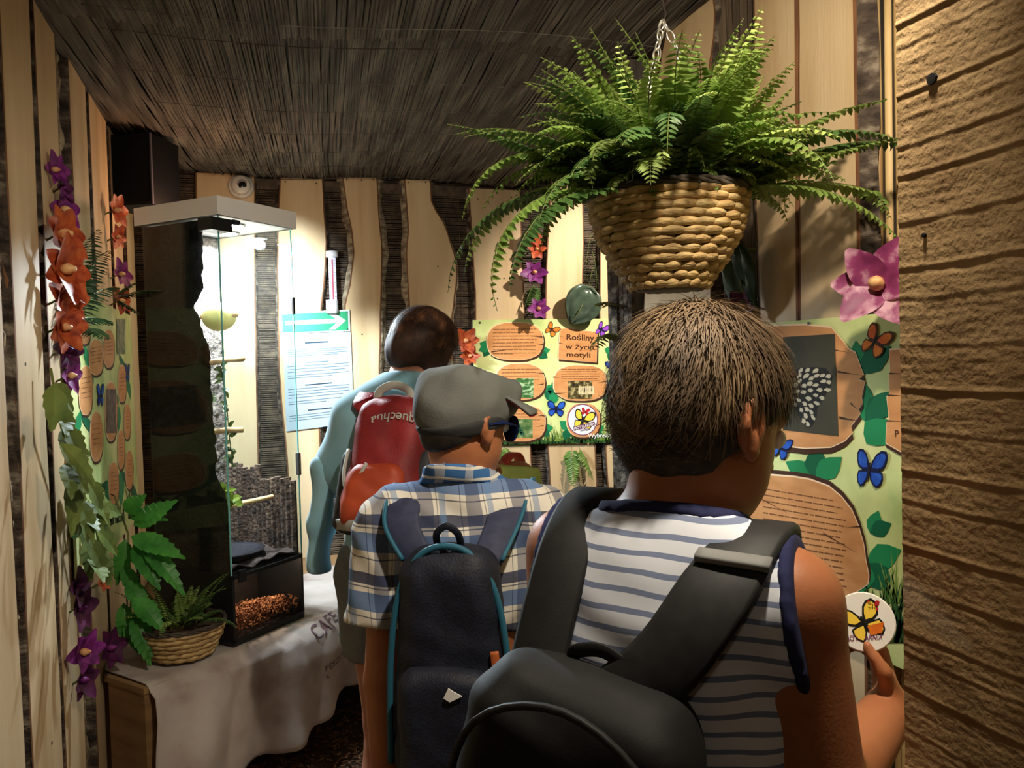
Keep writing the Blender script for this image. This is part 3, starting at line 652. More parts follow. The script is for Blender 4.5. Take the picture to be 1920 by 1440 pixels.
class Board:
    def __init__(s, plane, toward, parent): s.pl = plane; s.n = V(toward); s.p = parent
    def poly(s, pts, layer, m, name, parent=None):
        vs = [s.pl(*p) + s.n*(.0006*layer) for p in pts]
        return MB().add(vs, [tuple(range(len(vs)))]).build(name, m, parent or s.p)
    def many(s, polys, layer, m, name, parent=None):
        mb = MB()
        for pts in polys: mb.add([s.pl(*p) + s.n*(.0006*layer) for p in pts], [tuple(range(len(pts)))])
        return mb.build(name, m, parent or s.p, kind='stuff' if name in ('printed_grass', 'cracks', 'text_lines', 'wing_spots') else None)
    def text(s, txt, q, layer, m, name, parent=None, bold=.007):
        vs, fs = textmesh(txt, bold=bold); xs = [v.x for v in vs]; ys = [v.y for v in vs]
        x0, x1, y0, y1 = min(xs), max(xs), min(ys), max(ys)
        mb = MB(); mb.add([s.pl(*bil(q, (v.x-x0)/(x1-x0), 1-(v.y-y0)/(y1-y0))) + s.n*(.0006*layer) for v in vs], fs)
        return mb.build(name, m, parent or s.p)
def oval(x0, y0, x1, y1, seed, n=30, j=.035, sq=.78):
    cx, cy, rx, ry = (x0+x1)/2, (y0+y1)/2, (x1-x0)/2, (y1-y0)/2; out = []
    for i in range(n):
        a = 2*PI*i/n; c, s_ = cos(a), sin(a); k = 1+j*nz(c*2.2+seed*3.1, s_*2.2, seed)
        out.append((cx + rx*k*math.copysign(abs(c)**sq, c), cy + ry*k*math.copysign(abs(s_)**sq, s_)))
    return out
def shiftp(pts, dx, dy, k=1.0):
    cx = sum(p[0] for p in pts)/len(pts); cy = sum(p[1] for p in pts)/len(pts)
    return [(cx+(x-cx)*k+dx, cy+(y-cy)*k+dy) for x, y in pts]
def leafpx(x, y, ang, L_, W_):
    a = R(ang); c, s_ = cos(a), sin(a); o = []
    prof = [(0, 0), (.2, .32), (.45, .5), (.7, .36), (1, 0), (.7, -.36), (.45, -.5), (.2, -.32)]
    return [(x + c*t*L_ - s_*w_*W_, y + s_*t*L_ + c*w_*W_) for t, w_ in prof]
def leaves(bd, x, y, spec, layer=2, parent=None):
    for i, (ang, L_, W_) in enumerate(spec): bd.poly(leafpx(x, y, ang, L_, W_), layer+i*.3, (M_LG1, M_LG2)[i % 2], 'printed_leaf', parent)
WU = [(0, .02), (.10, -.40), (.32, -.80), (.62, -1.02), (.95, -1.02), (1.08, -.78), (1.02, -.42), (.88, -.12), (.5, .08)]; WL = [(0, .04), (.5, .06), (.84, .10), (.92, .38), (.82, .72), (.56, .95), (.34, .82), (.10, .5)]
def butterfly(bd, cx, cy, sx, sy, ang, layer, inner, outer, name='printed_butterfly', left=1.0, parent=None):
    a = R(ang); c, s_ = cos(a), sin(a)
    def tr(pts, k, sg, kk=1.0):
        mx = sum(p[0] for p in pts)/len(pts); my = sum(p[1] for p in pts)/len(pts); o = []
        for (u, v) in pts:
            u = mx+(u-mx)*k; v = my+(v-my)*k; x = u*sx*sg*kk; y = v*sy; o.append((cx + c*x - s_*y, cy + s_*x + c*y))
        return o
    wings = [tr(WU, 1, 1), tr(WL, 1, 1), tr(WU, 1, -1, left), tr(WL, 1, -1, left)]
    o = bd.many(wings, layer, outer, name, parent)
    bd.many([tr(WU, .74, 1), tr(WL, .76, 1), tr(WU, .74, -1, left), tr(WL, .76, -1, left)], layer+.6, inner, 'wing_colour', o if parent is None else parent)
    b_ = [(-.06, -.35), (.06, -.35), (.05, .5), (-.05, .5)]
    bd.poly([(cx + c*u*sx - s_*v*sy, cy + s_*u*sx + c*v*sy) for u, v in b_], layer+.9, M_INKB, 'butterfly_body', o if parent is None else parent)
def plaque(bd, outline, layer, lines=None, cracks=(), seed=1, photo=None, shadow=(2, 3)):
    e = bd.poly(shiftp(outline, shadow[0], shadow[1], 1.005), layer, M_PLAQD, 'plaque')
    bd.poly(shiftp(outline, -.6, -.4, 1.0), layer+.4, M_PLAQL, 'plaque_rim', e); bd.poly(shiftp(outline, 0, 0, .975), layer+.8, M_PLAQ, 'plaque_face', e)
    if lines:
        bd.many(lines, layer+1.2, M_TXT, 'text_lines', e)
    if cracks: bd.many(cracks, layer+1.1, M_PLAQD, 'cracks', e)
    return e
def tl(x0, x1, y, n, dy, h=1.4, slope=0, rag=.1, seed=1):
    r = random.Random(seed); o = []
    for i in range(n):
        a, b = x0, x1 - (x1-x0)*r.uniform(0, rag); yy = y+i*dy
        # broken into word-like runs
        x = a
        while x < b:
            w_ = (b-a)*r.uniform(.05, .16); e = min(b, x+w_); o.append([(x, yy+slope*(x-x0)), (e, yy+slope*(e-x0)), (e, yy+h+slope*(e-x0)), (x, yy+h+slope*(x-x0))]); x = e + (b-a)*.014
    return o
def crack(x, y, L_, a, h=1.2):
    c, s_ = cos(R(a)), sin(R(a)); return [(x, y-h), (x+c*L_*.5, y+s_*L_*.5-h*.3), (x+c*L_, y+s_*L_), (x+c*L_*.5, y+s_*L_*.5+h*.4), (x, y+h)]
def grass(bd, x0, x1, yb, h, n, layer, m, seed, slope=0.0, wid=3):
    r = random.Random(seed); ps = []
    for i in range(n):
        x = r.uniform(x0, x1); k = h*r.uniform(.35, 1); dx = r.uniform(-.35, .35)*k; y = yb+slope*(x-x0); ps.append([(x-wid/2, y), (x+wid/2, y), (x+dx, y-k)])
    return bd.many(ps, layer, m, 'printed_grass')
def rectq(x0, y0, x1, y1): return [(x0, y0), (x1, y0), (x1, y1), (x0, y1)]
# ---- board on the back wall
YP = BY-.048; pb = lambda x, y: ony(x, y, YP)
BL_ = pb(893, 834); TL_ = pb(893, 600); wB = 1.08; zb, zt = BL_.z+.004, TL_.z
hb = thing('information_board', 'printed lime butterfly plant board on the back wall', 'board', (BL_.x+wB/2, YP, zb))
MB().box((BL_.x+wB/2, YP+.004, (zb+zt)/2), (wB, .007, zt-zb)).build('panel', M_LIME, hb)
bd = Board(lambda x, y: pb(x, y)+V((0, .0005, 0)), (0, -1, 0), hb)
leaves(bd, 918, 650, [(200, 20, 18), (120, 22, 16), (160, 22, 16)]); leaves(bd, 1008, 660, [(-10, 24, 18), (30, 22, 18)]); leaves(bd, 1020, 735, [(-20, 26, 20), (30, 26, 20), (170, 14, 14)])
leaves(bd, 1042, 735, [(250, 20, 14), (200, 18, 14), (110, 26, 20)]); leaves(bd, 1128, 735, [(-60, 26, 20), (0, 26, 22), (40, 22, 18)]); leaves(bd, 1012, 806, [(-10, 26, 20), (30, 22, 18)]); leaves(bd, 1068, 805, [(220, 24, 18), (120, 22, 18)]); leaves(bd, 1112, 810, [(-30, 24, 18), (20, 20, 18)])
leaves(bd, 1150, 660, [(200, 18, 16), (120, 18, 16)])
ZS = -.0175
grass(bd, 925, 1290, 833, 26, 150, 1.2, M_GR1, 3, ZS, 6); grass(bd, 1022, 1060, 828, 46, 26, 1.6, M_GR2, 4, ZS, 2); grass(bd, 1120, 1160, 826, 50, 24, 1.6, M_GR2, 5, ZS, 2); grass(bd, 925, 1290, 834, 12, 200, 1.8, M_GR1, 6, ZS, 4)
plaque(bd, oval(912, 604, 1019, 676, 1), 3, tl(924, 1008, 617, 8, 6.4, 1.3, -.01) + tl(924, 962, 663, 1, 6), [crack(921, 660, 60, -8), crack(1017, 632, -26, 4), crack(1018, 646, -14, 6)])
plaque(bd, oval(928, 681, 1022, 750, 2), 3, tl(940, 1012, 692, 4, 6.4, 1.3, -.01), [crack(1020, 700, -20, 4), crack(1019, 720, -18, -8)])
plaque(bd, oval(1037, 684, 1139, 752, 3), 3, tl(1052, 1126, 692, 6, 4.4, 1.2, -.008), [crack(1040, 738, 26, -4), crack(1138, 715, -22, -8), crack(1037, 707, 14, 4)])
plaque(bd, oval(925, 758, 1023, 828, 4), 3, tl(965, 1014, 770, 4, 5.6, 1.2, -.01), [crack(1021, 780, -22, 6), crack(1019, 798, -18, -8)])
plaque(bd, [(1050, 616), (1066, 615), (1092, 619), (1121, 622), (1120, 651), (1119, 680), (1080, 677), (1046, 674), (1047, 652)], 3, None, [crack(1049, 630, 9, 4, .8), crack(1048, 643, 9, 8, .8), crack(1119, 655, -6, 10, .8)])
plaque(bd, oval(1062, 756, 1126, 820, 5), 3, None); plaque(bd, oval(1150, 696, 1250, 754, 6), 3, tl(1165, 1240, 706, 4, 5)); plaque(bd, oval(1148, 768, 1250, 808, 7), 3, tl(1165, 1240, 775, 4, 5))
bd.text('Rośliny', [(1062, 625.5), (1114, 626), (1114, 644), (1062, 640)], 5, M_TXD, 'lettering', bold=.02); bd.text('w życiu', [(1060, 644), (1112.5, 645), (1112, 659), (1060, 657)], 5, M_TXD, 'lettering', bold=0); bd.text('w życiu', [(1060.7, 644), (1113.2, 645), (1112.7, 659), (1060.7, 657)], 5.1, M_TXD, 'lettering', bold=0); bd.text('motyli', [(1062, 660), (1107, 660.5), (1107, 674), (1062, 671)], 5, M_TXD, 'lettering', bold=.02)
PH1 = mat('photo_caterpillar', sr((34, 28, 20)), sr((176, 160, 110)), 50, rough=.35, c3=sr((80, 70, 40))); PH2 = mat('photo_leaves', sr((40, 84, 40)), sr((170, 190, 150)), 40, (1, 1, 2), .35, c3=sr((70, 110, 60))); PH3 = mat('photo_green', sr((60, 92, 50)), sr((150, 160, 120)), 36, rough=.35, c3=sr((100, 120, 70)))
bd.poly(rectq(1065, 715, 1110, 748), 4.6, PH1, 'photo'); bd.poly(rectq(968, 709, 1000, 746), 4.6, PH2, 'photo'); bd.poly(rectq(950, 785, 998.5, 821), 4.6, PH3, 'photo')
cat_ = [oval(1084+i*3.4, 724-.1*i, 1090+i*3.4, 740, i, 8) for i in range(8)]; bd.many(cat_, 5, mat('caterpillar_cream', sr((206, 190, 150)), rough=.4), 'photo_caterpillar')
bd.many([oval(962+i*2.0, 788+i*3.6, 971+i*2.0, 795+i*3.6, i, 8) for i in range(7)], 5, mat('caterpillar_green', sr((40, 84, 60)), rough=.4), 'photo_caterpillar')
butterfly(bd, 1034, 618, 13, 12, 35, 4, M_ORG, M_TXD, left=.8); butterfly(bd, 1127, 618, 12, 14, 30, 4, M_PUR, M_NAVY, left=.7); butterfly(bd, 1150, 688, 12, 14, -20, 4, M_BLUE, M_NAVY); butterfly(bd, 1042.5, 767, 16, 15, 3, 4, M_BLUE, M_NAVY)
ring = [(1092+28.5*cos(a*PI/18), 787+29.5*sin(a*PI/18)) for a in range(36)]
lg = bd.poly(ring, 4.6, mat('ring_purple', sr((110, 60, 100)), rough=.4), 'round_logo'); bd.poly(shiftp(ring, 0, 0, .94), 4.9, M_PWHT, 'logo_field', lg)
butterfly(bd, 1092, 788, 21, 19, 12, 5.2, M_YEL, M_INKB, 'logo_butterfly', .75, lg); butterfly(bd, 1097, 772, 8, 7, 10, 5.2, M_REDP, M_REDP, 'logo_butterfly', .9, lg)
bd.poly([(1074, 800), (1114, 790), (1116, 797), (1076, 808)], 6.2, mat('logo_plum', sr((90, 40, 80)), rough=.4), 'logo_band', lg); bd.text('MOTYLARNIA', [(1075.5, 801), (1113.5, 791.5), (1114.5, 796.5), (1077, 806.5)], 6.6, M_PWHT, 'lettering', lg)
bd.poly([(1087, 806), (1103, 802.5), (1103, 806), (1088, 809)], 6.4, mat('logo_grey', sr((150, 140, 160)), rough=.4), 'logo_smudge', lg)
bd.text('Wybredne', [(1102, 813), (1150, 811), (1150, 822), (1102, 823)], 6.0, M_PWHT, 'lettering'); 
for p in ((899.5, 605), (1150+140, 605)): bd.poly(oval(p[0]-2, p[1]-2, p[0]+2, p[1]+2, 1, 8), 3, M_NAIL, 'screw')
# ---- board on the right partition
XP = RX-.050; pr = lambda x, y: onx(x, y, XP)
yA = pr(1424, 700).y; yB_ = yA-1.06; zt2 = pr(1437, 606).z; zb2 = zt2-.645
hr = thing('information_board', 'printed board with spotted butterfly photo on the right partition', 'board', (XP, (yA+yB_)/2, zb2))
MB().box((XP+.004, (yA+yB_)/2, (zt2+zb2)/2), (.007, yA-yB_, zt2-zb2)).build('panel', M_LIME, hr)
br_ = Board(lambda x, y: pr(x, y)+V((.0005, 0, 0)), (-1, 0, 0), hr)
leaves(br_, 1610, 700, [(-95, 62, 34), (-40, 80, 46)], 1.5); leaves(br_, 1622, 790, [(-95, 80, 44), (-45, 82, 48), (40, 66, 60)], 2)
leaves(br_, 1530, 898, [(-150, 66, 40), (-90, 62, 44), (-40, 64, 44)], 1.5); leaves(br_, 1632, 1000, [(-70, 46, 30), (-25, 44, 34)], 1.5); leaves(br_, 1625, 1055, [(-20, 70, 52), (50, 70, 50), (100, 60, 44)], 2)
grass(br_, 1640, 1700, 1205, 130, 60, 2.6, M_GR1, 8, 0, 9); grass(br_, 1655, 1700, 1130, 110, 22, 2.4, M_GR2, 9, 0, 6)
big = [(1400, 622), (1437, 609), (1510, 607), (1560, 612), (1584, 640), (1592, 652), (1606, 660), (1622, 703), (1612, 712), (1624, 715), (1618, 745), (1620, 756), (1612, 768), (1616, 776), (1604, 792), (1598, 800), (1601, 812), (1586, 828), (1560, 840), (1510, 842), (1460, 836), (1400, 826)]
e = plaque(br_, big, 3, None, [crack(1572, 697, 50, 8, 2), crack(1596, 756, 20, 40, 2), crack(1575, 783, 40, 10, 3), crack(1560, 655, 36, 10, 1.5)], shadow=(0, 9))
br_.poly([(1470, 632), (1567, 626), (1574, 818), (1470, 806)], 5, mat('photo_dark', sr((70, 66, 50)), sr((58, 55, 42)), 8, rough=.35), 'photo')
wing = [(1478, 735), (1486, 705), (1500, 690), (1525, 688), (1550, 690), (1563, 705), (1560, 725), (1545, 748), (1534, 765), (1533, 785), (1524, 800), (1516, 802), (1505, 790), (1495, 770), (1484, 752)]
bw_ = br_.poly(wing, 5.4, M_INKB, 'photo_butterfly'); rr = random.Random(3); sp_ = []
def inside(p, poly):
    c = False; n = len(poly)
    for i in range(n):
        (x1, y1), (x2, y2) = poly[i], poly[i-1]
        if (y1 > p[1]) != (y2 > p[1]) and p[0] < (x2-x1)*(p[1]-y1)/(y2-y1)+x1: c = not c
    return c
pl_ = []
for _ in range(1500):
    p = (rr.uniform(1480, 1562), rr.uniform(688, 802)); 
    if inside(p, shiftp(wing, 0, 0, .92)) and all((p[0]-q[0])**2+(p[1]-q[1])**2 > 88 for q in pl_): pl_.append(p)
for (x, y) in pl_:
    a = math.atan2(y-745, x-1482)+.2; L_ = rr.uniform(5, 7.5); W_ = rr.uniform(3.2, 4.6); c, s_ = cos(a), sin(a)
    sp_.append([(x+c*u*L_-s_*v*W_, y+s_*u*L_+c*v*W_) for u, v in ((-1, 0), (-.3, -1), (.7, -.8), (1, .2), (.2, 1))])
br_.many(sp_, 5.8, mat('wing_spots', sr((176, 168, 144)), rough=.4), 'wing_spots', bw_)
low = [(1400, 893), (1440, 888), (1490, 892), (1520, 897), (1556, 910), (1580, 930), (1600, 956), (1612, 985), (1622, 1020), (1626, 1050), (1632, 1080), (1630, 1096), (1616, 1106), (1590, 1120), (1560, 1160), (1500, 1190), (1400, 1180)]
lines = []
for i in range(16):
    y = 915+i*11.2; xe = 1590 if i < 3 else 1592; lines += [l for l in tl(1432, xe - (0 if i > 2 else (2-i)*6), y, 1, 1, 2.2+.05*i, .17, .12, seed=i)]
plaque(br_, low, 3, lines, [crack(1422, 932, 70, 28, 1.6), crack(1545, 1000, 80, 30, 2), crack(1615, 987, -30, -4, 1.6)], shadow=(2, -7))
thr = [(1669, 654), (1740, 650), (1760, 850), (1690, 848), (1662, 832), (1664, 792), (1668, 786), (1664, 744), (1669, 738), (1668, 702), (1670, 697)]
e3 = plaque(br_, thr, 3, None, [crack(1669, 700, 40, 2, 1.5), crack(1666, 741, 40, 2, 1.6), crack(1664, 789, 40, 2, 1.6)], shadow=(0, 6))
br_.text('P', [(1680, 806), (1687, 806.5), (1687, 820), (1680, 819)], 5, M_TXD, 'lettering')
butterfly(br_, 1642, 640, 26, 30, 28, 5, M_ORG, M_TXD, left=.8); butterfly(br_, 1632, 880, 30, 36, 6, 5, M_BLUE, M_NAVY, left=.8); butterfly(br_, 1465, 840, 18, 22, 20, 5, M_BLUE, M_NAVY, left=.6)
br_.poly(oval(1515, 603, 1521, 609, 1, 8), 5, M_NAIL, 'screw')
# ---- board on the left wall
XL = LX+.050; pl2 = lambda x, y: onx(x, y, XL)
ya, yb2 = pl2(134, 800).y, pl2(254, 800).y; ztl = pl2(246, 592).z; zbl = ztl-.80
hl = thing('information_board', 'printed butterfly board with oval wood plaques on the left wall', 'board', (XL, (ya+yb2)/2, zbl))
MB().box((XL-.004, (ya+yb2)/2, (ztl+zbl)/2), (.007, yb2-ya, ztl-zbl)).build('panel', M_LIME, hl)
bl2 = Board(lambda x, y: pl2(x, y)-V((.0005, 0, 0)), (1, 0, 0), hl)
for i, (x0, y0, x1, y1) in enumerate([(143, 610, 168, 646), (166, 636, 193, 704), (147, 686, 173, 779), (168, 772, 192, 866), (193, 618, 214, 690), (196, 716, 219, 828), (221, 684, 236, 755), (232, 758, 244, 824), (220, 806, 233, 880), (203, 866, 222, 946), (235, 845, 249, 918)]):
    e = plaque(bl2, oval(x0, y0, x1, y1, 10+i), 3, tl(x0+4, x1-3, y0+(y1-y0)*.25, 5, (y1-y0)*.1, 1.2, -.2, seed=i), shadow=(.8, 4))
    if i in (5,): bl2.poly(rectq(198, 730, 216.5, 812), 5, mat('photo_moth', sr((60, 44, 40)), sr((120, 100, 90)), 60, rough=.4), 'photo', e)
bl2.poly(rectq(218, 598, 234, 664), 4, mat('photo_tree', sr((60, 80, 60)), sr((150, 150, 120)), 30, rough=.4), 'photo')
for (x, y, sp_) in ((150, 770, [(100, 60, 14), (60, 60, 14)]), (166, 690, [(-100, 46, 10), (80, 40, 12)]), (200, 900, [(80, 60, 16), (120, 60, 16)]), (222, 760, [(90, 50, 9), (250, 40, 8)]), (226, 880, [(90, 70, 14), (60, 70, 14)]), (236, 700, [(80, 50, 8), (250, 40, 8)])): leaves(bl2, x, y, sp_)
butterfly(bl2, 187, 742, 6, 22, 0, 5, M_BLUE, M_NAVY); butterfly(bl2, 238, 700, 4, 18, 0, 5, M_BLUE, M_NAVY)
grass(bl2, 136, 254, 1010, 70, 60, 2, M_GR1, 12, -.35, 4)

for k_, m_ in MATS.items():     # matt prints
    if k_.split('_')[0] in ('print', 'photo', 'plaque', 'text', 'leaf', 'grass', 'board', 'wing', 'caterpillar'):
        b_ = m_.node_tree.nodes['Principled BSDF']; b_.inputs['Roughness'].default_value = .7; b_.inputs['Specular IOR Level'].default_value = .10
# ------------------------------------------------------------------ baskets and ferns
M_WICK = mat('wicker', sr((208, 180, 126)), sr((150, 118, 74)), 26, (1, 1, 4), .7, .4, 80, rand=.22, c3=sr((186, 154, 102)))
M_WICKD = mat('dark_wicker', sr((88, 68, 44)), sr((60, 44, 30)), 20, rough=.8)
M_RIM = mat('rim_cane', sr((84, 74, 62)), sr((52, 44, 38)), 30, rough=.8)
def basket(t, c, prof, rows, per, seed, rimr):
    # prof: list (z rel, radius) from bottom to top ; inner shell + woven strands as parts
    r = random.Random(seed); z0, z1 = prof[0][0], prof[-1][0]
    sh = MB(); sh.lathe(c, [(max(.002, ip(prof, z)-.006), z) for z in np.linspace(z0, z1, 10)], 28); sh.f = sh.f[:-1]; sh.mi = sh.mi[:-1]
    sh.build('liner', M_WICKD, t, True)
    hrow = (z1-z0)/rows; base = WM[t.name].inverted() @ Matrix.Translation(c)
    for i in range(rows):
        z = z0+hrow*(i+.5); rad = ip(prof, z); da = 2*PI/per
        for vv in range(2):
            mb = MB(); vs = []; K = 7; amp = .0045+.0015*vv
            for k in range(K):
                s_ = k/(K-1); a = (s_-.5)*da*1.22; bul = amp*sin(PI*s_)**.8; hh = hrow*(.42+.14*sin(PI*s_))
                slope = (s_-.5)*hrow*.16
                for (dr, dz) in ((-.003, -1), (.002, -.6), (.004, 0), (.002, .6), (-.003, 1)):
                    rr_ = rad - .002 + bul + dr; zz = z + dz*hh + slope
                    rr_ += (ip(prof, max(z0, min(z1, zz)))-rad)*.8
                    vs.append(V((cos(a)*rr_, sin(a)*rr_, zz)))
            fs = [(k*5+j, (k+1)*5+j, (k+1)*5+j+1, k*5+j+1) for k in range(K-1) for j in range(4)]
            mb.add(vs, fs); me = mb.mesh('strand', M_WICK, None, True)
            for q in range(vv, per, 2):
                inst('strand', me, t, base @ Matrix.Rotation(q*da + (i % 2)*da*.5 + r.uniform(-.04, .04), 4, 'Z'))
    rm = MB()
    for k in range(3):
        rm.tube([c + V((cos(a)*(rimr+.003*sin(9*a+k*2)), sin(a)*(rimr+.003*sin(9*a+k*2)), z1+.003+.005*cos(9*a+k*2.1))) for a in np.linspace(0, 2*PI, 60)], .0042, 6)
    rm.build('rim', M_RIM, t, True)
M_FERN = mat('fern_green', sr((164, 186, 100)), sr((112, 144, 66)), 9, rough=.55, transl=.4, rand=.22, c3=sr((136, 164, 80)))
M_FERND = mat('fern_dark', sr((84, 116, 56)), sr((52, 82, 38)), 9, rough=.5, transl=.25, rand=.2)
M_FERNL = mat('fern_pale', sr((186, 204, 116)), sr((146, 172, 84)), 9, rough=.5, transl=.35, rand=.2)
M_STEM = mat('fern_stem', sr((96, 104, 50)), rough=.6)
def frond(base, az, el, L_, droop, n=20, lw=.03, m=None, parent=None, name='frond', seed=0, curl=0.0, wid=.44, xmax=None):
    r = random.Random(seed); mb = MB(); p = V(base); pts = [p.copy()]; dirs = []; steps = n+3; a = az
    for i in range(steps):
        t = i/steps; e = el - droop*(t**1.2); a += curl/steps
        d = V((cos(a)*cos(e), sin(a)*cos(e), sin(e))); dirs.append(d); p = p + d*(L_/steps); pts.append(p.copy())
    mb.tube(pts[::3] + [pts[-1]], [.0016*(1-.7*i/(len(pts)/3)) for i in range(len(pts[::3])+1)], 4)
    mb.cm = 1
    for i in range(2, steps):
        t = i/steps; d = dirs[i]; s = d.cross(V((0, 0, 1)))
        s = s.normalized() if s.length > .15 else V((sin(a), -cos(a), 0)); up = s.cross(d).normalized()
        ll = lw*min(1, .35+t*4)*(1-t**2.2)**.8 + .003
        for sg in (-1, 1):
            dd = (s*sg + d*.35 - up*(.18+.2*r.random()) + V((r.uniform(-.12, .12), r.uniform(-.12, .12), r.uniform(-.12, .12)))).normalized()
            l2 = ll*r.uniform(.85, 1.1); w_ = l2*wid*.5; nrm = up; b = pts[i]; q = dd.cross(nrm).normalized()
            vs = [b, b+dd*(l2*.3)+q*w_+nrm*.0008, b+dd*(l2*.72)+q*w_*.75, b+dd*l2-nrm*(l2*.12), b+dd*(l2*.72)-q*w_*.75, b+dd*(l2*.3)-q*w_+nrm*.0008, b+dd*(l2*.5)-nrm*.002]
            mb.add(vs, [(0, 1, 6), (1, 2, 6), (2, 3, 6), (3, 4, 6), (4, 5, 6), (5, 0, 6)])
    if xmax is not None:
        for q in mb.v: q.x = min(q.x, xmax + .006*nz(q.y*80, q.z*80))
    return mb.build(name, [M_STEM, m or M_FERN], parent)
# hanging basket
HB = at(1252, 372, 1.50)
hz = HB.z
hbk = thing('hanging_basket', 'tapered wicker basket hung on chains before the right partition', 'basket', HB-V((0, 0, .17)))
basket(hbk, HB, [(-.172, .070), (-.15, .083), (-.12, .106), (-.07, .132), (-.03, .142), (0.0, .146)], 12, 22, 2, .147)
apex = at(1243, 38, 1.50)
lm = MB(); LK = .028; tp = []
for k in range(17):
    a = 2*PI*k/16; tp.append(V((.0062*cos(a), 0, LK*.5*.92*sin(a) if abs(sin(a)) < 2 else 0)))
lm.tube(tp, .0016, 5, False); lme = lm.mesh('chain_link', mat('chain_zinc', sr((214, 208, 196)), rough=.28, metal=.85), None, True)
inv = WM[hbk.name].inverted()
for ang in (-2.55, -.45, 1.60):
    e_ = HB + V((cos(ang+YAW*0)*.146, sin(ang)*.146, .006)); d = e_-apex; n = int(d.length/(LK*.80)); q = d.to_track_quat('Z', 'Y').to_matrix().to_4x4()
    for i in range(n):
        c = apex + d*((i+.5)/n); c.z -= .004*sin(PI*(i+.5)/n)
        inst('chain_link', lme, hbk, inv @ Matrix.Translation(c) @ q @ Matrix.Rotation(PI/2*(i % 2)+.4, 4, 'Z'))
hk = MB(); hk.tube([apex+V((0, 0, -.004)), apex+V((.006, 0, .012)), apex+V((0, 0, .03)), apex+V((0, 0, .15)), V((apex.x, apex.y, CZ))], .0022, 6); hk.build('hook', M_NAIL, hbk)
sl = MB(); sl.lathe(HB+V((0, 0, -.03)), [(.0, .0), (.13, .001), (.128, .012), (.0, .02)], 20); sl.build('soil', M_SOIL, hbk)
fern = thing('boston_fern', 'bushy green fern growing out of the hanging basket', 'plant', HB+V((0, 0, -.008)))
rr = random.Random(21); cr_ = -YAW   # camera right in world azimuth
for i in range(185):
    az = rr.uniform(0, 2*PI); b = HB + V((cos(az)*rr.uniform(.01, .09), sin(az)*rr.uniform(.01, .09), -.004)); el = rr.uniform(.55, 1.45)
    L_ = rr.uniform(.20, .34)*(1.05 if el < 1.1 else .95); toward = cos(az-0.0)
    if cos(az) > .3: L_ *= .88
    frond(b, az, el, L_, rr.uniform(.7, 2.2), 22, rr.uniform(.026, .042), M_FERN if rr.random() < .6 else (M_FERND if rr.random() < .5 else M_FERNL), fern, seed=i, curl=rr.uniform(-.5, .5), xmax=RX-.06)
for i in range(46):
    az = rr.uniform(0, 2*PI); b = HB + V((cos(az)*rr.uniform(.02, .10), sin(az)*rr.uniform(.02, .10), .0)); frond(b, az, rr.uniform(1.0, 1.45), rr.uniform(.20, .31), rr.uniform(.3, 1.1), 24, rr.uniform(.03, .045), M_FERN if i % 2 else M_FERNL, fern, seed=800+i, curl=rr.uniform(-.8, .8), wid=.5, xmax=RX-.06)
for i in range(60):
    az = rr.uniform(0, 2*PI); b = HB + V((cos(az)*rr.uniform(.0, .11), sin(az)*rr.uniform(.0, .11), .0)); frond(b, az, rr.uniform(.8, 1.5), rr.uniform(.10, .22), rr.uniform(1.2, 3.0), 16, rr.uniform(.022, .034), M_FERN if i % 3 else M_FERNL, fern, seed=700+i, curl=rr.uniform(-2, 2), wid=.55, xmax=RX-.06)
# long trailing fronds left and right (camera-left is az = pi - YAW, right is -YAW)
Lz = PI-YAW
for i, (az, el, L_, dr, lw_) in enumerate([(Lz, .35, .42, 1.9, .034), (Lz+.35, .25, .40, 2.2, .034), (Lz-.3, .5, .40, 2.0, .032), (Lz+.6, .1, .36, 1.6, .034), (Lz+.2, .9, .38, 2.4, .034), (Lz-.1, 1.0, .36, 1.3, .03), (Lz+.15, .62, .34, .5, .03),
        (-YAW-.1, .25, .40, .95, .032), (-YAW-.4, .15, .36, 1.3, .03), (-YAW-.25, .55, .40, 1.0, .03), (-YAW+.2, .45, .36, .55, .028), (-YAW-.15, .85, .36, .9, .03), (-YAW-.6, .7, .36, 1.5, .032), (-YAW-.3, .35, .34, .3, .026)]):
    b = HB + V((cos(az)*.10, sin(az)*.10, .0)); frond(b, az, el, L_, dr, 30, lw_*1.3, M_FERN if i % 3 else M_FERND, fern, seed=200+i, xmax=RX-.06)
for i, (x, y) in enumerate(((1110, 60), (1160, 45), (1195, 70), (1385, 120), (1350, 150), (1060, 140))):
    tgt = at(x, y, 1.50+.05*(i % 3-1)); b = HB+V((rnd.uniform(-.06, .06), rnd.uniform(-.06, .06), 0)); d = tgt-b; L_ = d.length
    frond(b, math.atan2(d.y, d.x), math.asin(d.z/L_)+.18, L_*1.04, .42, 26, .034, M_FERN, fern, seed=300+i, xmax=RX-.06)
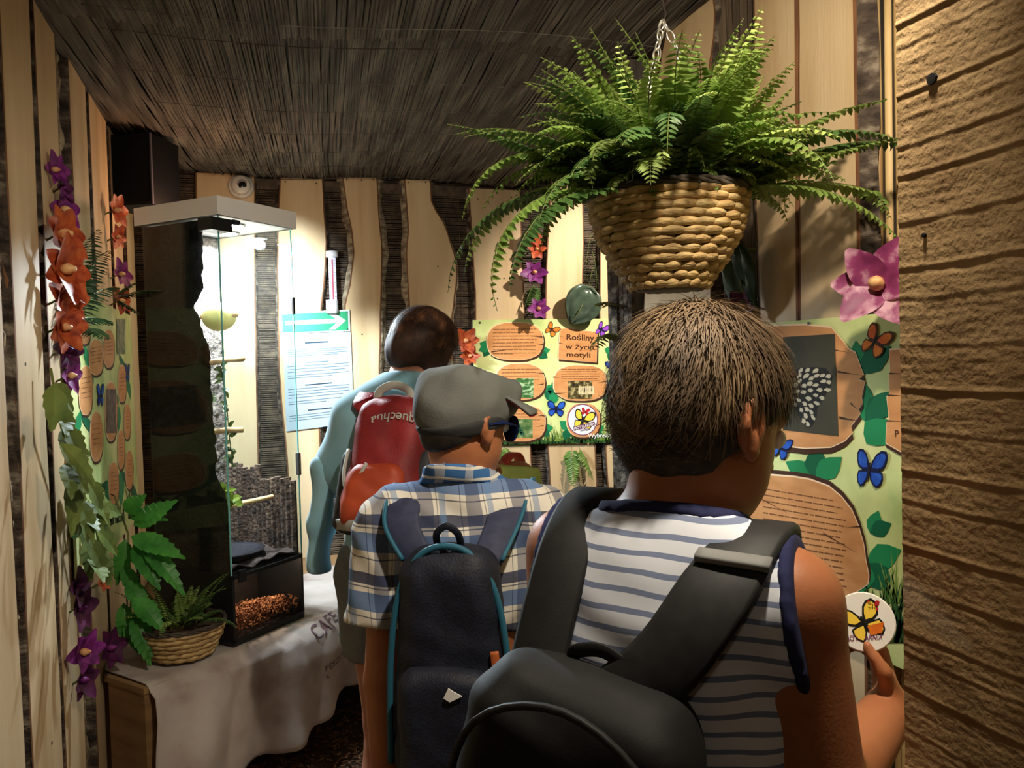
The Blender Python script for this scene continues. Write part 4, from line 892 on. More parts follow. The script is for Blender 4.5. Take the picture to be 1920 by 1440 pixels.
# basket with small fern on the sack
c = onz(345, 1240, TZ+.01); c = c + V((-.005, .052, 0)); pb_ = thing('wicker_basket', 'low round wicker basket on the sack left of the glass case', 'basket', c)
PB = c + V((0, 0, .105))
basket(pb_, PB, [(-.098, .088), (-.07, .102), (-.03, .120), (0, .128)], 6, 16, 5, .129)
MB().lathe(PB+V((0, 0, -.03)), [(.0, .0), (.112, .001), (.110, .012), (.0, .02)], 20).build('soil', M_SOIL, pb_)
sf = thing('sword_fern', 'small dark fern in the low wicker basket beside the glass case', 'plant', PB-V((0, 0, .008)))
for i in range(42):
    az = rr.uniform(0, 2*PI); b = PB + V((cos(az)*rr.uniform(.0, .06), sin(az)*rr.uniform(.0, .06), -.006))
    frond(b, az, rr.uniform(.6, 1.45), rr.uniform(.12, .225), rr.uniform(.3, 1.5), 18, rr.uniform(.013, .019), M_FERND if i % 3 else M_FERN, sf, seed=400+i)
# ------------------------------------------------------------------ artificial leaves
def lobed(mb, base, d, n, L_, W_, teeth=7, bend=.25):
    d = V(d).normalized(); n = V(n); n = (n-d*n.dot(d)).normalized(); s = d.cross(n); seg = teeth*2; vs = []
    for i in range(seg+1):
        t = i/seg; w_ = W_*.5*sin(PI*min(1, t**.7))*(1.0 if i % 2 else .86) if 0 < i < seg else 0
        c = V(base)+d*(L_*t)-n*(bend*L_*t*t); back = d*(L_*.05 if i % 2 else 0)
        vs += [c-s*w_+n*.12*w_-back*0+back, c, c+s*w_+n*.12*w_+back]
    fs = []
    for i in range(seg):
        for q in (0, 1): fs.append((i*3+q, i*3+q+1, (i+1)*3+q+1, (i+1)*3+q))
    mb.add(vs, fs)
M_AR = mat('plastic_leaf', sr((86, 158, 66)), sr((52, 118, 44)), 14, rough=.42, transl=.3, rand=.15, coat=.15)
M_DKG = mat('dark_leaf', sr((46, 72, 40)), sr((28, 48, 28)), 14, rough=.45, transl=.2, rand=.15); M_YG = mat('yellow_green_leaf', sr((112, 126, 58)), sr((78, 96, 44)), 14, rough=.6, transl=.2, rand=.15)
la = thing('leaf_spray', 'bright green artificial leaf spray hanging at the left wall by the low basket', 'plant', at(262, 1000, 2.55))
for (x, y, x2, y2, d, W_) in ((250, 985, 312, 935+10, 2.5, .07), (245, 1005, 333, 1030, 2.46, .075), (250, 1020, 300, 1090, 2.46, .075), (235, 960, 262, 935, 2.5, .06), (235, 1010, 225, 1090, 2.5, .06), (250, 1120, 305, 1170, 2.44, .07), (250, 1150, 285, 1235, 2.44, .07), (240, 1090, 275, 1140, 2.47, .065), (232, 1130, 235, 1200, 2.48, .055), (262, 1010, 345, 1095, 2.47, .07), (242, 965, 300, 965, 2.52, .055), (230, 1060, 262, 1120, 2.49, .055), (236, 1170, 262, 1215, 2.47, .05)):
    a = at(x, y, d); b = at(x2, y2, d-.04); mb = MB(); v = b-a; lobed(mb, a, v, V((.5, -1, .55)), v.length*1.08, W_, 8); mb.build('leaflet', M_AR, la)
MB().tube([at(215, 930, 2.6), at(240, 1000, 2.55), at(245, 1090, 2.5), at(245, 1170, 2.48)], .003, 6).build('stem', M_STEM, la)
MB().tube([at(215, 930, 2.6), V((LX+.03, at(215, 930, 2.6).y, at(215, 930, 2.6).z+.02))], .002, 5).build('wire', M_NAIL, la)
def sprayf(name, label, px, m, group=None, lw=.02, parent_d=None, n=14, cat='plant', wall=None, wid=.3):
    b0 = px[0][0]; t = thing(name, label, cat, b0, group=group)
    for i, (a, b) in enumerate(px):
        d = b-a; L_ = d.length; frond(a, math.atan2(d.y, d.x), math.asin(max(-1, min(1, d.z/L_)))+.18, L_*1.03, .42, n, lw, m, t, seed=500+i, wid=wid)
    return t
sprayf('fern_sprig', 'dark feathery fern sprig reaching over the black case edge from the left wall', [(onx(215, 560, LX+.06), at(300, 545, 2.70)), (onx(215, 560, LX+.06), at(262, 590, 2.8)), (onx(215, 555, LX+.06), at(255, 530, 2.8))], M_DKG, lw=.03, n=18, wid=.34)
sprayf('fern_sprig', 'dark feathery fern sprig beside the large orange flower on the left wall', [(onx(125, 600, LX+.06), onx(205, 470, LX+.10)), (onx(125, 600, LX+.06), onx(222, 540, LX+.12)), (onx(125, 610, LX+.06), onx(208, 610, LX+.10)), (onx(128, 615, LX+.06), onx(200, 636, LX+.10)), (onx(128, 600, LX+.06), onx(185, 430, LX+.09))], M_DKG, lw=.05, n=24, wid=.3)
vy = thing('leafy_garland', 'yellow green leafy garland hanging on the left wall below the orange flowers', 'plant', onx(130, 700, LX+.07))
for i, (x, y) in enumerate([(100, 720), (108, 760), (118, 800), (110, 830), (135, 850), (150, 880), (130, 900), (165, 905), (145, 935), (170, 950), (150, 980), (178, 990), (160, 1010), (185, 1030), (120, 870), (140, 960), (172, 1050)]):
    for k in range(2):
        a = onx(x, y, LX+.07+.04*rr.random()); d = V((rr.uniform(.1, .5), rr.uniform(-.6, .6), rr.uniform(-1, -.1))); mb = MB(); lobed(mb, a, d, V((1, -.6, .4)), rr.uniform(.08, .13), rr.uniform(.05, .07), 5)
        for q in mb.v: q.x = max(q.x, LX+.058)
        mb.build('leaf', M_YG, vy)
MB().tube([onx(95, 690, LX+.06), onx(110, 780, LX+.07), onx(140, 900, LX+.07), onx(165, 1040, LX+.07)], .003, 6).build('stem', M_STEM, vy)
# ------------------------------------------------------------------ orchids
M_PET = {'purple': mat('petal_purple', sr((146, 56, 136)), sr((92, 26, 92)), 3, rough=.5, transl=.25, c3=sr((120, 36, 116))), 'orange': mat('petal_orange', sr((196, 98, 52)), sr((136, 46, 24)), 3, rough=.5, transl=.2, c3=sr((178, 76, 38))), 'pink': mat('petal_pink', sr((206, 160, 176)), sr((112, 38, 80)), 2.2, rough=.5, transl=.2, c3=sr((138, 54, 100))), 'plum': mat('petal_plum', sr((96, 34, 80)), sr((60, 20, 54)), 3, rough=.5, transl=.2)}
M_CEN = mat('flower_centre', sr((230, 190, 130)), sr((200, 120, 80)), 60, rough=.5)
def petal(L_, W_, cup):
    mb = MB(); N_, K = 6, 4; vs = []
    for i in range(N_+1):
        t = i/N_; w_ = W_*.5*max(.08, sin(PI*min(.985, t**.72))**.62)
        for k in range(K+1):
            s = k/K*2-1; vs.append(V((L_*t, s*w_, cup*L_*(t*t*.8) + .18*w_*s*s + .006*L_*10*.1*sin(7*t+3*s))))
    fs = [(i*(K+1)+k, (i+1)*(K+1)+k, (i+1)*(K+1)+k+1, i*(K+1)+k+1) for i in range(N_) for k in range(K)]
    mb.add(vs, fs); return mb
PM = {}
def flower(label, c, nrm, size, kind, n=6, cup=-.25, name='orchid', group=None, seed=0, stub=None):
    key = (kind, round(cup, 2))
    if key not in PM: PM[key] = petal(1, .72, cup).mesh('petal', M_PET[kind], None, True)
    t = thing(name, label, 'flower', c, group=group); r = random.Random(seed)
    q = V(nrm).normalized().to_track_quat('Z', 'Y').to_matrix().to_4x4()
    for i in range(n):
        s = size*r.uniform(.85, 1.1); inst('petal', PM[key], t, q @ Matrix.Rotation(2*PI*i/n + r.uniform(-.15, .15), 4, 'Z') @ Matrix.Rotation(-r.uniform(.35, .75), 4, 'Y') @ Matrix.Scale(s, 4))
    li = MB(); li.tube([V((0, 0, 0)), V((0, 0, size*.25)), V((.1*size, 0, size*.42))], [size*.12, size*.16, size*.05], 8); o = inst('lip', li.mesh('lip', M_CEN if kind != 'plum' else M_PET['purple'], None, True), t, q)
    st = MB(); st.tube([V((0, 0, 0)), V((0, 0, -.035)) if stub is None else q.to_3x3().inverted() @ (V(stub)-V(c))], .0028, 6); inst('stalk', st.mesh('stalk', M_STEM), t, q)
    return t
def lw_(px, py, x): return onx(px, py, x)
GL = 'flowers pinned along the left wall'
for i, (px, py, s, k, lab, dx) in enumerate([(96, 318, .05, 'purple', 'topmost small purple orchid on the left wall between the planks', .04), (112, 352, .045, 'plum', 'dark plum flower bud above the purple orchid on the left wall', .05), (114, 392, .055, 'purple', 'purple orchid just above the large orange flowers on the left wall', .05),
        (108, 440, .085, 'orange', 'uppermost large orange flower on the left wall', .06), (112, 505, .09, 'orange', 'widest orange flower in the middle of the left wall cluster', .07), (112, 560, .08, 'orange', 'third large orange flower down in the left wall cluster', .06), (112, 612, .07, 'orange', 'lowest large orange flower in the left wall cluster', .06),
        (120, 655, .055, 'plum', 'dark plum orchid directly below the orange flowers on the left wall', .06), (126, 705, .055, 'purple', 'mauve orchid at the left edge of the oval plaque board', .06),
        (140, 1098, .06, 'plum', 'deep plum orchid low on the left wall above the others', .05), (142, 1140, .065, 'plum', 'large plum orchid low on the left wall beside a bark strip', .05), (150, 1222, .065, 'purple', 'lighter purple orchid low on the left wall showing its lip', .06), (148, 1275, .06, 'plum', 'lowest plum orchid of the left wall garland', .05)]):
    x0 = LX+dx; c = lw_(px, py, x0); flower(lab, c, V((.95, -.42+.35*nz(i*3.3), .2*nz(i*7.1))), s, k, 6 if k != 'orange' else 7, name='orchid' if k != 'orange' else 'lily', group=GL, seed=i, stub=V((LX+.02, c.y+.01, c.z-.02)))
GL2 = 'small flowers at the far end of the left wall'
for i, (px, py, s, k, lab) in enumerate([(212, 395, .07, 'orange', 'orange flower below the speaker at the far end of the left wall'), (216, 445, .05, 'orange', 'small rust flower under the upper orange one near the speaker'), (222, 515, .06, 'purple', 'purple orchid beside the dark fern at the far end of the left wall'), (222, 565, .06, 'orange', 'spidery orange flower over the dark fern near the glass case'), (200, 1215, .07, 'plum', 'spiky plum flower on the left wall plank near the floor'), (190, 1092, .035, 'orange', 'small bright orange bloom on the left wall above the spiky plum flower')]):
    c = lw_(px, py, LX+.06); flower(lab, c, V((.9, -.5, .1)), s, k, 6, name='orchid' if k != 'orange' else 'lily', group=GL2, seed=40+i, stub=V((LX+.02, c.y, c.z-.02)))
GB = 'flowers on the back wall'
for i, (px, py, s, k, lab) in enumerate([(998, 445, .055, 'orange', 'small orange flower at the top of the back wall garland'), (1004, 468, .06, 'orange', 'second orange flower down on the back wall garland'), (1000, 512, .072, 'purple', 'upper purple orchid between two back wall planks'), (1008, 580, .068, 'purple', 'purple orchid hanging over the top edge of the butterfly plant board'), (872, 640, .075, 'orange', 'orange flower in the gap left of the butterfly plant board'), (880, 668, .06, 'orange', 'lower orange flower at the left edge of the butterfly plant board')]):
    c = ony(px, py, BY-.10); flower(lab, c, V((.15*nz(i*5.1), -1, .15)), s, k, 6, name='orchid' if k != 'orange' else 'lily', group=GB, seed=60+i, stub=V((c.x, BY-.01, c.z)))
c = onx(1650, 535, RX-.12); flower('large pink orchid at the top of the right partition board', c, V((-1, -.6, .15)), .085, 'pink', 6, seed=90, stub=V((RX-.0, c.y+.02, c.z)))
c = onx(1395, 575, RX-.07); flower('shaded plum flower behind the dark leaf on the right partition', c, V((-1, -.5, 0)), .045, 'plum', 6, seed=91, stub=V((RX-.01, c.y+.02, c.z)))
# glossy pothos leaf
M_POTH = mat('pothos_leaf', sr((46, 58, 52)), sr((78, 92, 76)), 12, rough=.22, spec=.7, coat=.4)
def heart(name, label, c, u, v, n, L_, W_, m, cup=.18):
    t = thing(name, label, 'leaf', c); mb = MB(); K = 10; N_ = 12; vs = []
    for i in range(N_+1):
        s = i/N_; w_ = W_*.5*(sin(PI*min(1, (s*.93+.07)))**.7)*(1.12-.35*s) if 0 < i < N_ else .001
        for k in range(K+1):
            q = k/K*2-1; notch = -.16*L_*(1-s)**3*abs(q)
            p = c + v*(L_*(.5-s)) + v*(-notch) + u*(w_*q) + n*(cup*w_*abs(q)*1.0 - .22*L_*s*s + .008*sin(9*abs(q)+6*s))
            vs.append(p)
    mb.add(vs, [(i*(K+1)+k, (i+1)*(K+1)+k, (i+1)*(K+1)+k+1, i*(K+1)+k+1) for i in range(N_) for k in range(K)])
    mb.build('leaf_blade', m, t, True, solid=.0012)
    MB().tube([c+v*(L_*.5)-n*.002, c-v*(L_*.1)-n*.006, c-v*(L_*.48)-n*.05*0-n*(.22*L_)], [.003, .0025, .001], 6).build('midrib', M_STEM, t)
    MB().tube([c+v*(L_*.5), c+v*(L_*.55)-n*.07], .003, 6).build('stalk', M_STEM, t); return t
c = ony(1090, 576, BY-.11); heart('pothos_leaf', 'glossy dark heart shaped leaf over the top of the butterfly plant board', c, V((.86, 0, -.5)), V((.5, 0, .86)), V((0, -1, .1)), .19, .215, M_POTH)
c = onx(1385, 530, RX-.09); heart('monstera_leaf', 'dark shaded broad leaf behind the hanging basket', c, V((0, -.97, .2)), V((0, .2, .97)), V((-1, 0, .1)), .16, .13, M_DKG)
sprayf('fern_sprig', 'thin grey green fern strands left of the bright plank on the back wall', [(ony(1108, 440, BY-.04), ony(1100, 540, BY-.05)), (ony(1112, 500, BY-.04), ony(1104, 560, BY-.06)), (ony(1110, 470, BY-.04), ony(1118, 540, BY-.05))], M_DKG, lw=.03, n=16, wid=.12)
sprayf('fern_sprig', 'fern fronds hanging below the butterfly plant board on a plank', [(ony(1072, 838, BY-.05), ony(1075, 912, BY-.10)), (ony(1085, 838, BY-.05), ony(1112, 900, BY-.10))], mat('frond_light', sr((128, 158, 80)), sr((92, 124, 56)), 14, rough=.4, transl=.3), lw=.05, n=17, wid=.36)
sprayf('fern_sprig', 'small fern frond under the left part of the butterfly plant board', [(ony(935, 840, BY-.05), ony(948, 870, BY-.09)), (ony(945, 838, BY-.05), ony(962, 862, BY-.09))], mat('frond_light', (0, 0, 0)), lw=.05, n=12, wid=.36)
cP = RX-.05
sprayf('fern_sprig', 'olive fern fronds sticking out left of the weathered end post', [(V((RX-.02, 2.36, onx(1160, 575, RX).z)), at(1118, 575, 2.36)), (V((RX-.02, 2.36, onx(1160, 625, RX).z)), at(1108, 660, 2.32)), (V((RX-.02, 2.36, onx(1160, 630, RX).z)), at(1122, 640, 2.34))], mat('frond_olive', sr((104, 104, 48)), sr((72, 76, 34)), 14, rough=.45, transl=.3), lw=.042, n=10, wid=.42)
sprayf('fern_sprig', 'dark fern frond between the purple orchids of the back wall', [(ony(1000, 535, BY-.05), ony(985, 575, BY-.08)), (ony(1002, 535, BY-.05), ony(1004, 572, BY-.08))], M_FERND, lw=.04, n=12)
# ------------------------------------------------------------------ people: implicit surfaces
def A3(v): return np.array((v[0], v[1], v[2]), dtype=np.float64)
class Field:
    def __init__(s, lo, hi, h):
        s.h = h; s.lo = np.array(lo); n = np.ceil((np.array(hi)-s.lo)/h).astype(int)+1; s.n = n
        s.ax = [s.lo[i]+h*np.arange(n[i]) for i in range(3)]; s.D = np.full(tuple(n), 1.0)
    def _sl(s, lo, hi):
        a = np.clip(np.floor((lo-s.lo)/s.h).astype(int), 0, s.n); b = np.clip(np.ceil((hi-s.lo)/s.h).astype(int)+1, 0, s.n)
        return tuple(slice(a[i], b[i]) for i in range(3))
    def _P(s, sl): return np.stack(np.meshgrid(*[s.ax[i][sl[i]] for i in range(3)], indexing='ij'), -1)
    def _mix(s, sl, d, k, sub=False):
        a = s.D[sl]
        if sub:
            d = -d; h_ = np.clip(.5-.5*(d-a)/k, 0, 1); s.D[sl] = d+(a-d)*h_+k*h_*(1-h_); return
        h_ = np.clip(.5+.5*(d-a)/k, 0, 1); s.D[sl] = d+(a-d)*h_-k*h_*(1-h_)
    def cap(s, a, b, ra, rb, k=.03, sub=False, pad=.07):
        a, b = A3(a), A3(b); r = max(ra, rb)+pad; sl = s._sl(np.minimum(a, b)-r, np.maximum(a, b)+r)
        P = s._P(sl)
        if P.size == 0: return s
        ba = b-a; L2 = max(1e-9, ba @ ba); t = np.clip(((P-a) @ ba)/L2, 0, 1); d = np.linalg.norm(P-a-t[..., None]*ba, axis=-1)-(ra+(rb-ra)*t)
        s._mix(sl, d, k, sub); return s
    def ell(s, c, r, M=None, k=.03, sub=False, pad=.07):
        c = A3(c); r = np.array(r); m = max(r)+pad; sl = s._sl(c-m, c+m); P = s._P(sl)-c
        if P.size == 0: return s
        if M is not None: P = P @ np.array(M)
        k0 = np.linalg.norm(P/r, axis=-1); k1 = np.linalg.norm(P/(r*r), axis=-1)+1e-9; s._mix(sl, k0*(k0-1)/k1, k, sub); return s
    def box(s, c, hf, rad, M=None, k=.02, sub=False, taper=0.0, pad=.05):
        c = A3(c); hf = np.array(hf); m = np.linalg.norm(hf)+pad; sl = s._sl(c-m, c+m); P = s._P(sl)-c
        if P.size == 0: return s
        if M is not None: P = P @ np.array(M)
        sc = 1+taper*(P[..., 2]/hf[2]); Q = P.copy(); Q[..., 0] = P[..., 0]/np.clip(sc, .3, 2)
        q = np.abs(Q)-(hf-rad); d = np.linalg.norm(np.maximum(q, 0), axis=-1)+np.minimum(q.max(-1), 0)-rad
        s._mix(sl, d, k, sub); return s
    def clip(s, p, n, soft=.004):
        p = A3(p); n = A3(V(n).normalized()); P = s._P((slice(None),)*3); s.D = np.maximum(s.D, (P-p) @ n); return s
    def fold(s, amp, fn):
        P = s._P((slice(None),)*3); s.D = s.D + amp*fn(P[..., 0], P[..., 1], P[..., 2]); return s
    def ball(s, c, r):
        P = s._P((slice(None),)*3); s.D = np.maximum(s.D, np.linalg.norm(P-A3(c), axis=-1)-r); return s
    def copy(s):
        o = Field.__new__(Field); o.h = s.h; o.lo = s.lo; o.n = s.n; o.ax = s.ax; o.D = s.D.copy(); return o
    def mesh(s, off=0.0):
        D = s.D-off; D[0], D[-1], D[:, 0], D[:, -1], D[:, :, 0], D[:, :, -1] = 1, 1, 1, 1, 1, 1
        S_ = D < 0; c = [S_[dx:S_.shape[0]-1+dx, dy:S_.shape[1]-1+dy, dz:S_.shape[2]-1+dz] for dx in (0, 1) for dy in (0, 1) for dz in (0, 1)]
        cnt = sum(x.astype(np.int8) for x in c); act = (cnt > 0) & (cnt < 8); I = np.argwhere(act); idx = np.full(act.shape, -1, dtype=np.int64); idx[act] = np.arange(len(I))
        acc = np.zeros((len(I), 3)); num = np.zeros(len(I)); cor = [(dx, dy, dz) for dx in (0, 1) for dy in (0, 1) for dz in (0, 1)]
        vals = {q: D[I[:, 0]+q[0], I[:, 1]+q[1], I[:, 2]+q[2]] for q in cor}
        for q in cor:
            for ax_ in range(3):
                if q[ax_]: continue
                q2 = list(q); q2[ax_] = 1; q2 = tuple(q2); a, b = vals[q], vals[q2]; m = (a < 0) != (b < 0)
                t = np.where(m, a/np.where(m, a-b, 1), 0); p = np.tile(np.array(q, float), (len(I), 1)); p[:, ax_] = t
                acc[m] += p[m]; num[m] += 1
        Vt = s.lo + s.h*(I + acc/num[:, None]); F_ = []
        for ax_ in range(3):
            sh = [slice(None)]*3; sh2 = [slice(None)]*3; sh[ax_] = slice(0, -1); sh2[ax_] = slice(1, None)
            a, b = S_[tuple(sh)], S_[tuple(sh2)]; E = np.argwhere(a != b); o1, o2 = [(1, 2), (2, 0), (0, 1)][ax_]
            E = E[(E[:, o1] > 0) & (E[:, o2] > 0) & (E[:, o1] < D.shape[o1]-1) & (E[:, o2] < D.shape[o2]-1)]
            if not len(E): continue
            def g(d1, d2):
                J = E.copy(); J[:, o1] -= d1; J[:, o2] -= d2; return idx[J[:, 0], J[:, 1], J[:, 2]]
            Q = np.stack([g(1, 1), g(0, 1), g(0, 0), g(1, 0)], 1); fl_ = ~a[tuple(E.T)]; Q[fl_] = Q[fl_][:, ::-1]; F_.append(Q)
        return Vt, np.concatenate(F_) if F_ else np.zeros((0, 4), int)
    def build(s, name, m, parent, off=0.0, smooth_it=2, kind=None, label=None):
        v, f = s.mesh(off)
        for _ in range(smooth_it):      # light Laplacian smoothing
            acc = np.zeros_like(v); n = np.zeros(len(v))
            for k in range(4):
                for d in (1, 3): np.add.at(acc, f[:, k], v[f[:, (k+d) % 4]]); np.add.at(n, f[:, k], 1)
            v = v*.5+.5*acc/np.maximum(n, 1)[:, None]
        inv = np.array(WM[parent.name].inverted()) if parent is not None else np.eye(4)
        v = v @ inv[:3, :3].T + inv[:3, 3]
        me = bpy.data.meshes.new(name); me.from_pydata(v.tolist(), [], f.tolist()); me.materials.append(m); me.polygons.foreach_set('use_smooth', [True]*len(f)); me.update()
        o = inst(name, me, parent)
        if kind: o['kind'] = kind
        if label: o['label'] = label
        return o
def yawM(a): return Matrix(((cos(a), sin(a), 0), (-sin(a), cos(a), 0), (0, 0, 1)))   # columns right, forward, up (a clockwise from +Y)
def headM(yaw, pitch, roll=0): return yawM(yaw) @ Matrix.Rotation(-pitch, 3, 'X') @ Matrix.Rotation(roll, 3, 'Y')   # pitch>0 looks down
def add_head(f, c, M, s=1.0):
    P_ = lambda x, y, z: c + M @ (V((x, y, z))*s)
    E = lambda p, r, k, sub=False: f.ell(P_(*p), [x*s for x in r], M, k, sub)
    E((0, -.012, .030), (.073, .092, .083), .01); E((0, .022, -.030), (.062, .070, .078), .02); E((0, .05, -.078), (.036, .034, .032), .025)
    E((.04, .02, -.062), (.024, .04, .03), .02); E((-.04, .02, -.062), (.024, .04, .03), .02)
    E((0, .070, .018), (.052, .022, .014), .015); E((.032, .098, -.002), (.016, .014, .010), .008, True); E((-.032, .098, -.002), (.016, .014, .010), .008, True)
    f.cap(P_(0, .086, .004), P_(0, .106, -.030), .006*s, .011*s, .010); E((0, .090, -.056), (.020, .009, .005), .006); E((0, .088, -.064), (.017, .009, .005), .006)
    for sg in (-1, 1):
        E((sg*.077, -.004, -.012), (.009, .021, .031), .008); E((sg*.080, -.012, -.006), (.012, .015, .026), .005); E((sg*.088, -.004, -.006), (.010, .011, .016), .006, True); E((sg*.078, .002, -.040), (.007, .010, .010), .006)
    return P_
def add_hand(f, w, d, pn, side, curl, s=1.0):
    # w wrist, d direction of the palm, pn palm normal (towards palm side), side = thumb direction
    d = V(d).normalized(); pn = V(pn); pn = (pn-d*pn.dot(d)).normalized(); sd = V(side); sd = (sd-d*sd.dot(d)-pn*sd.dot(pn)).normalized()
    M = Matrix((sd, pn, d)).transposed(); f.ell(w+d*.038*s, (.033*s, .013*s, .040*s), M, .012)
    for i, L_ in enumerate((.062, .070, .066, .052)):
        o = (.024-.016*i)*s; p = w+d*(.068-.004*abs(i-1.2))*s+sd*o; dr = d; cu = curl*(1+.12*i)
        for j, fr_ in enumerate((.42, .32, .26)):
            a_ = cu*(.7+.35*j)*.8; dr = (Matrix.Rotation(0, 3, 'X') @ (dr*cos(a_)+pn*sin(a_))) if j == 0 else (dr*cos(a_) + (dr.cross(sd) if (dr.cross(sd)).dot(pn*cos(cu)+d*-sin(cu)) > 0 else sd.cross(dr))*sin(a_)); dr.normalize()
            q = p+dr*(L_*s*fr_); f.cap(p, q, (.0088-.0008*j)*s, (.0082-.0009*j)*s, .004, pad=.02); p = q
    p = w+d*.018*s+sd*.024*s; q = p+(d*.6+sd*.75+pn*.25).normalized()*.034*s; f.cap(p, q, .011*s, .010*s, .010, pad=.03); f.cap(q, q+(d*.85+sd*.2+pn*.45).normalized()*.032*s, .0098*s, .0078*s, .004, pad=.02)
def strands(name, m, parent, surf, n, seed, wid=.0012, kind='stuff'):
    r = random.Random(seed); mb = MB(); k = 0
    while k < n:
        pts = surf(r)
        if not pts: continue
        k += 1; vs = []; side = None; L_ = len(pts)
        for i, (p, nn) in enumerate(pts):
            t = (pts[min(i+1, L_-1)][0]-pts[max(i-1, 0)][0]); s = t.cross(nn)
            s = s.normalized() if s.length > 1e-7 else V((1, 0, 0)); w_ = wid*(1-.75*i/(L_-1)); vs += [p-s*w_, p+s*w_]
        mb.add(vs, [(2*i, 2*i+1, 2*i+3, 2*i+2) for i in range(L_-1)])
    o = mb.build(name, m, parent, True); o['kind'] = kind; return o
def band(pts, nrm, width, thick, name, m, parent, sub=5, label=None):
    # swept flat strap along a smooth line; nrm = list of outward normals
    P_ = [V(p) for p in pts]; N_ = [V(n).normalized() for n in nrm]; Wd = width if hasattr(width, '__len__') else [width]*len(P_)
    C = []; 
    for i in range(len(P_)-1):
        p0, p1, p2, p3 = P_[max(i-1, 0)], P_[i], P_[i+1], P_[min(i+2, len(P_)-1)]
        for k in range(sub):
            t = k/sub; q = .5*((2*p1)+(p2-p0)*t+(2*p0-5*p1+4*p2-p3)*t*t+(3*p1-p0-3*p2+p3)*t**3); C.append((q, N_[i].lerp(N_[i+1], t).normalized(), lerp(Wd[i], Wd[i+1], t)))
    C.append((P_[-1], N_[-1], Wd[-1])); mb = MB(); vs = []; L_ = len(C); h_ = thick/2
    for i, (p, n, w_) in enumerate(C):
        t = (C[min(i+1, L_-1)][0]-C[max(i-1, 0)][0]).normalized(); s = t.cross(n).normalized(); n = s.cross(t).normalized(); w2 = w_/2
        for (a, b) in ((-1, -.5), (-1, .5), (-.85, 1), (.85, 1), (1, .5), (1, -.5), (.85, -1), (-.85, -1)): vs.append(p+s*(a*w2)+n*(b*h_))
    fs = [(i*8+k, i*8+(k+1) % 8, (i+1)*8+(k+1) % 8, (i+1)*8+k) for i in range(L_-1) for k in range(8)]; fs += [tuple(range(7, -1, -1)), tuple((L_-1)*8+k for k in range(8))]
    mb.add(vs, fs); return mb.build(name, m, parent, True, label=label)
def skin(name, c1, c2): return mat(name, c1, c2, 18, rough=.5, bump=.05, bscale=300, spec=.35)
SK1 = skin('skin_tan', sr((176, 112, 74)), sr((164, 100, 64))); SK2 = skin('skin_brown', sr((170, 108, 72)), sr((156, 96, 62))); SK3 = skin('skin_light', sr((190, 130, 104)), sr((176, 116, 90)))
M_EYEW = mat('eye_white', sr((230, 226, 220)), rough=.2); M_IRIS = mat('iris', sr((60, 42, 30)), rough=.15)
def eyes(P_, parent, s=1.0):
    for sg in (-1, 1):
        c = P_(sg*.031, .082, -.002); mb = MB(); mb.lathe(c, [(.0001, -.0115*s)] + [(.0115*s*cos(a), .0115*s*sin(a)) for a in np.linspace(-1.3, 1.3, 8)] + [(.0001, .0115*s)], 12); mb.build('eyeball', M_EYEW, parent, True)
        q = P_(sg*.031, .0935, -.002); mb = MB(); d = (P_(0, 1, 0)-P_(0, 0, 0)).normalized(); mb.lathe(q, [(.0055*s, -.002), (.0045*s, .0004), (.0001, .0006)], 12, d.to_track_quat('Z', 'Y').to_matrix()); mb.build('iris', M_IRIS, parent, True)
def legs(f, hipL, hipR, ftL, ftR, yaw, s=1.0, bend=.02):
    fwd = V((sin(yaw), cos(yaw), 0)); out = []
    for hp, ft in ((hipL, ftL), (hipR, ftR)):
        kn = hp.lerp(ft+V((0, 0, .07*s)), .5)+fwd*bend; an = V((ft.x, ft.y, .075*s)); f.cap(hp, kn, .078*s, .050*s, .03); f.cap(kn-V((0, 0, .0)), kn.lerp(an, .35)-fwd*.012, .048*s, .052*s, .02); f.cap(kn.lerp(an, .35)-fwd*.012, an, .050*s, .032*s, .02)
        f.ell(ft+V((0, 0, .035*s))+fwd*.05*s, (.036*s, .10*s, .032*s), yawM(yaw), .02); out.append((kn, an))
    return out
def shoes(f0, ft, yaw, m, parent, s=1.0):
    fwd = V((sin(yaw), cos(yaw), 0)); c = ft+fwd*.045*s; f = Field(A3(c)-.2, A3(c)+.2, .008); M = yawM(yaw)
    f.ell(c+V((0, 0, .04*s)), (.044*s, .115*s, .045*s), M, .02); f.ell(ft+V((0, 0, .06*s)), (.042*s, .05*s, .05*s), M, .02); f.clip((0, 0, .004), (0, 0, -1)); f.clip((0, 0, .095*s), (0, 0, 1)); return f.build('shoe', m, parent)
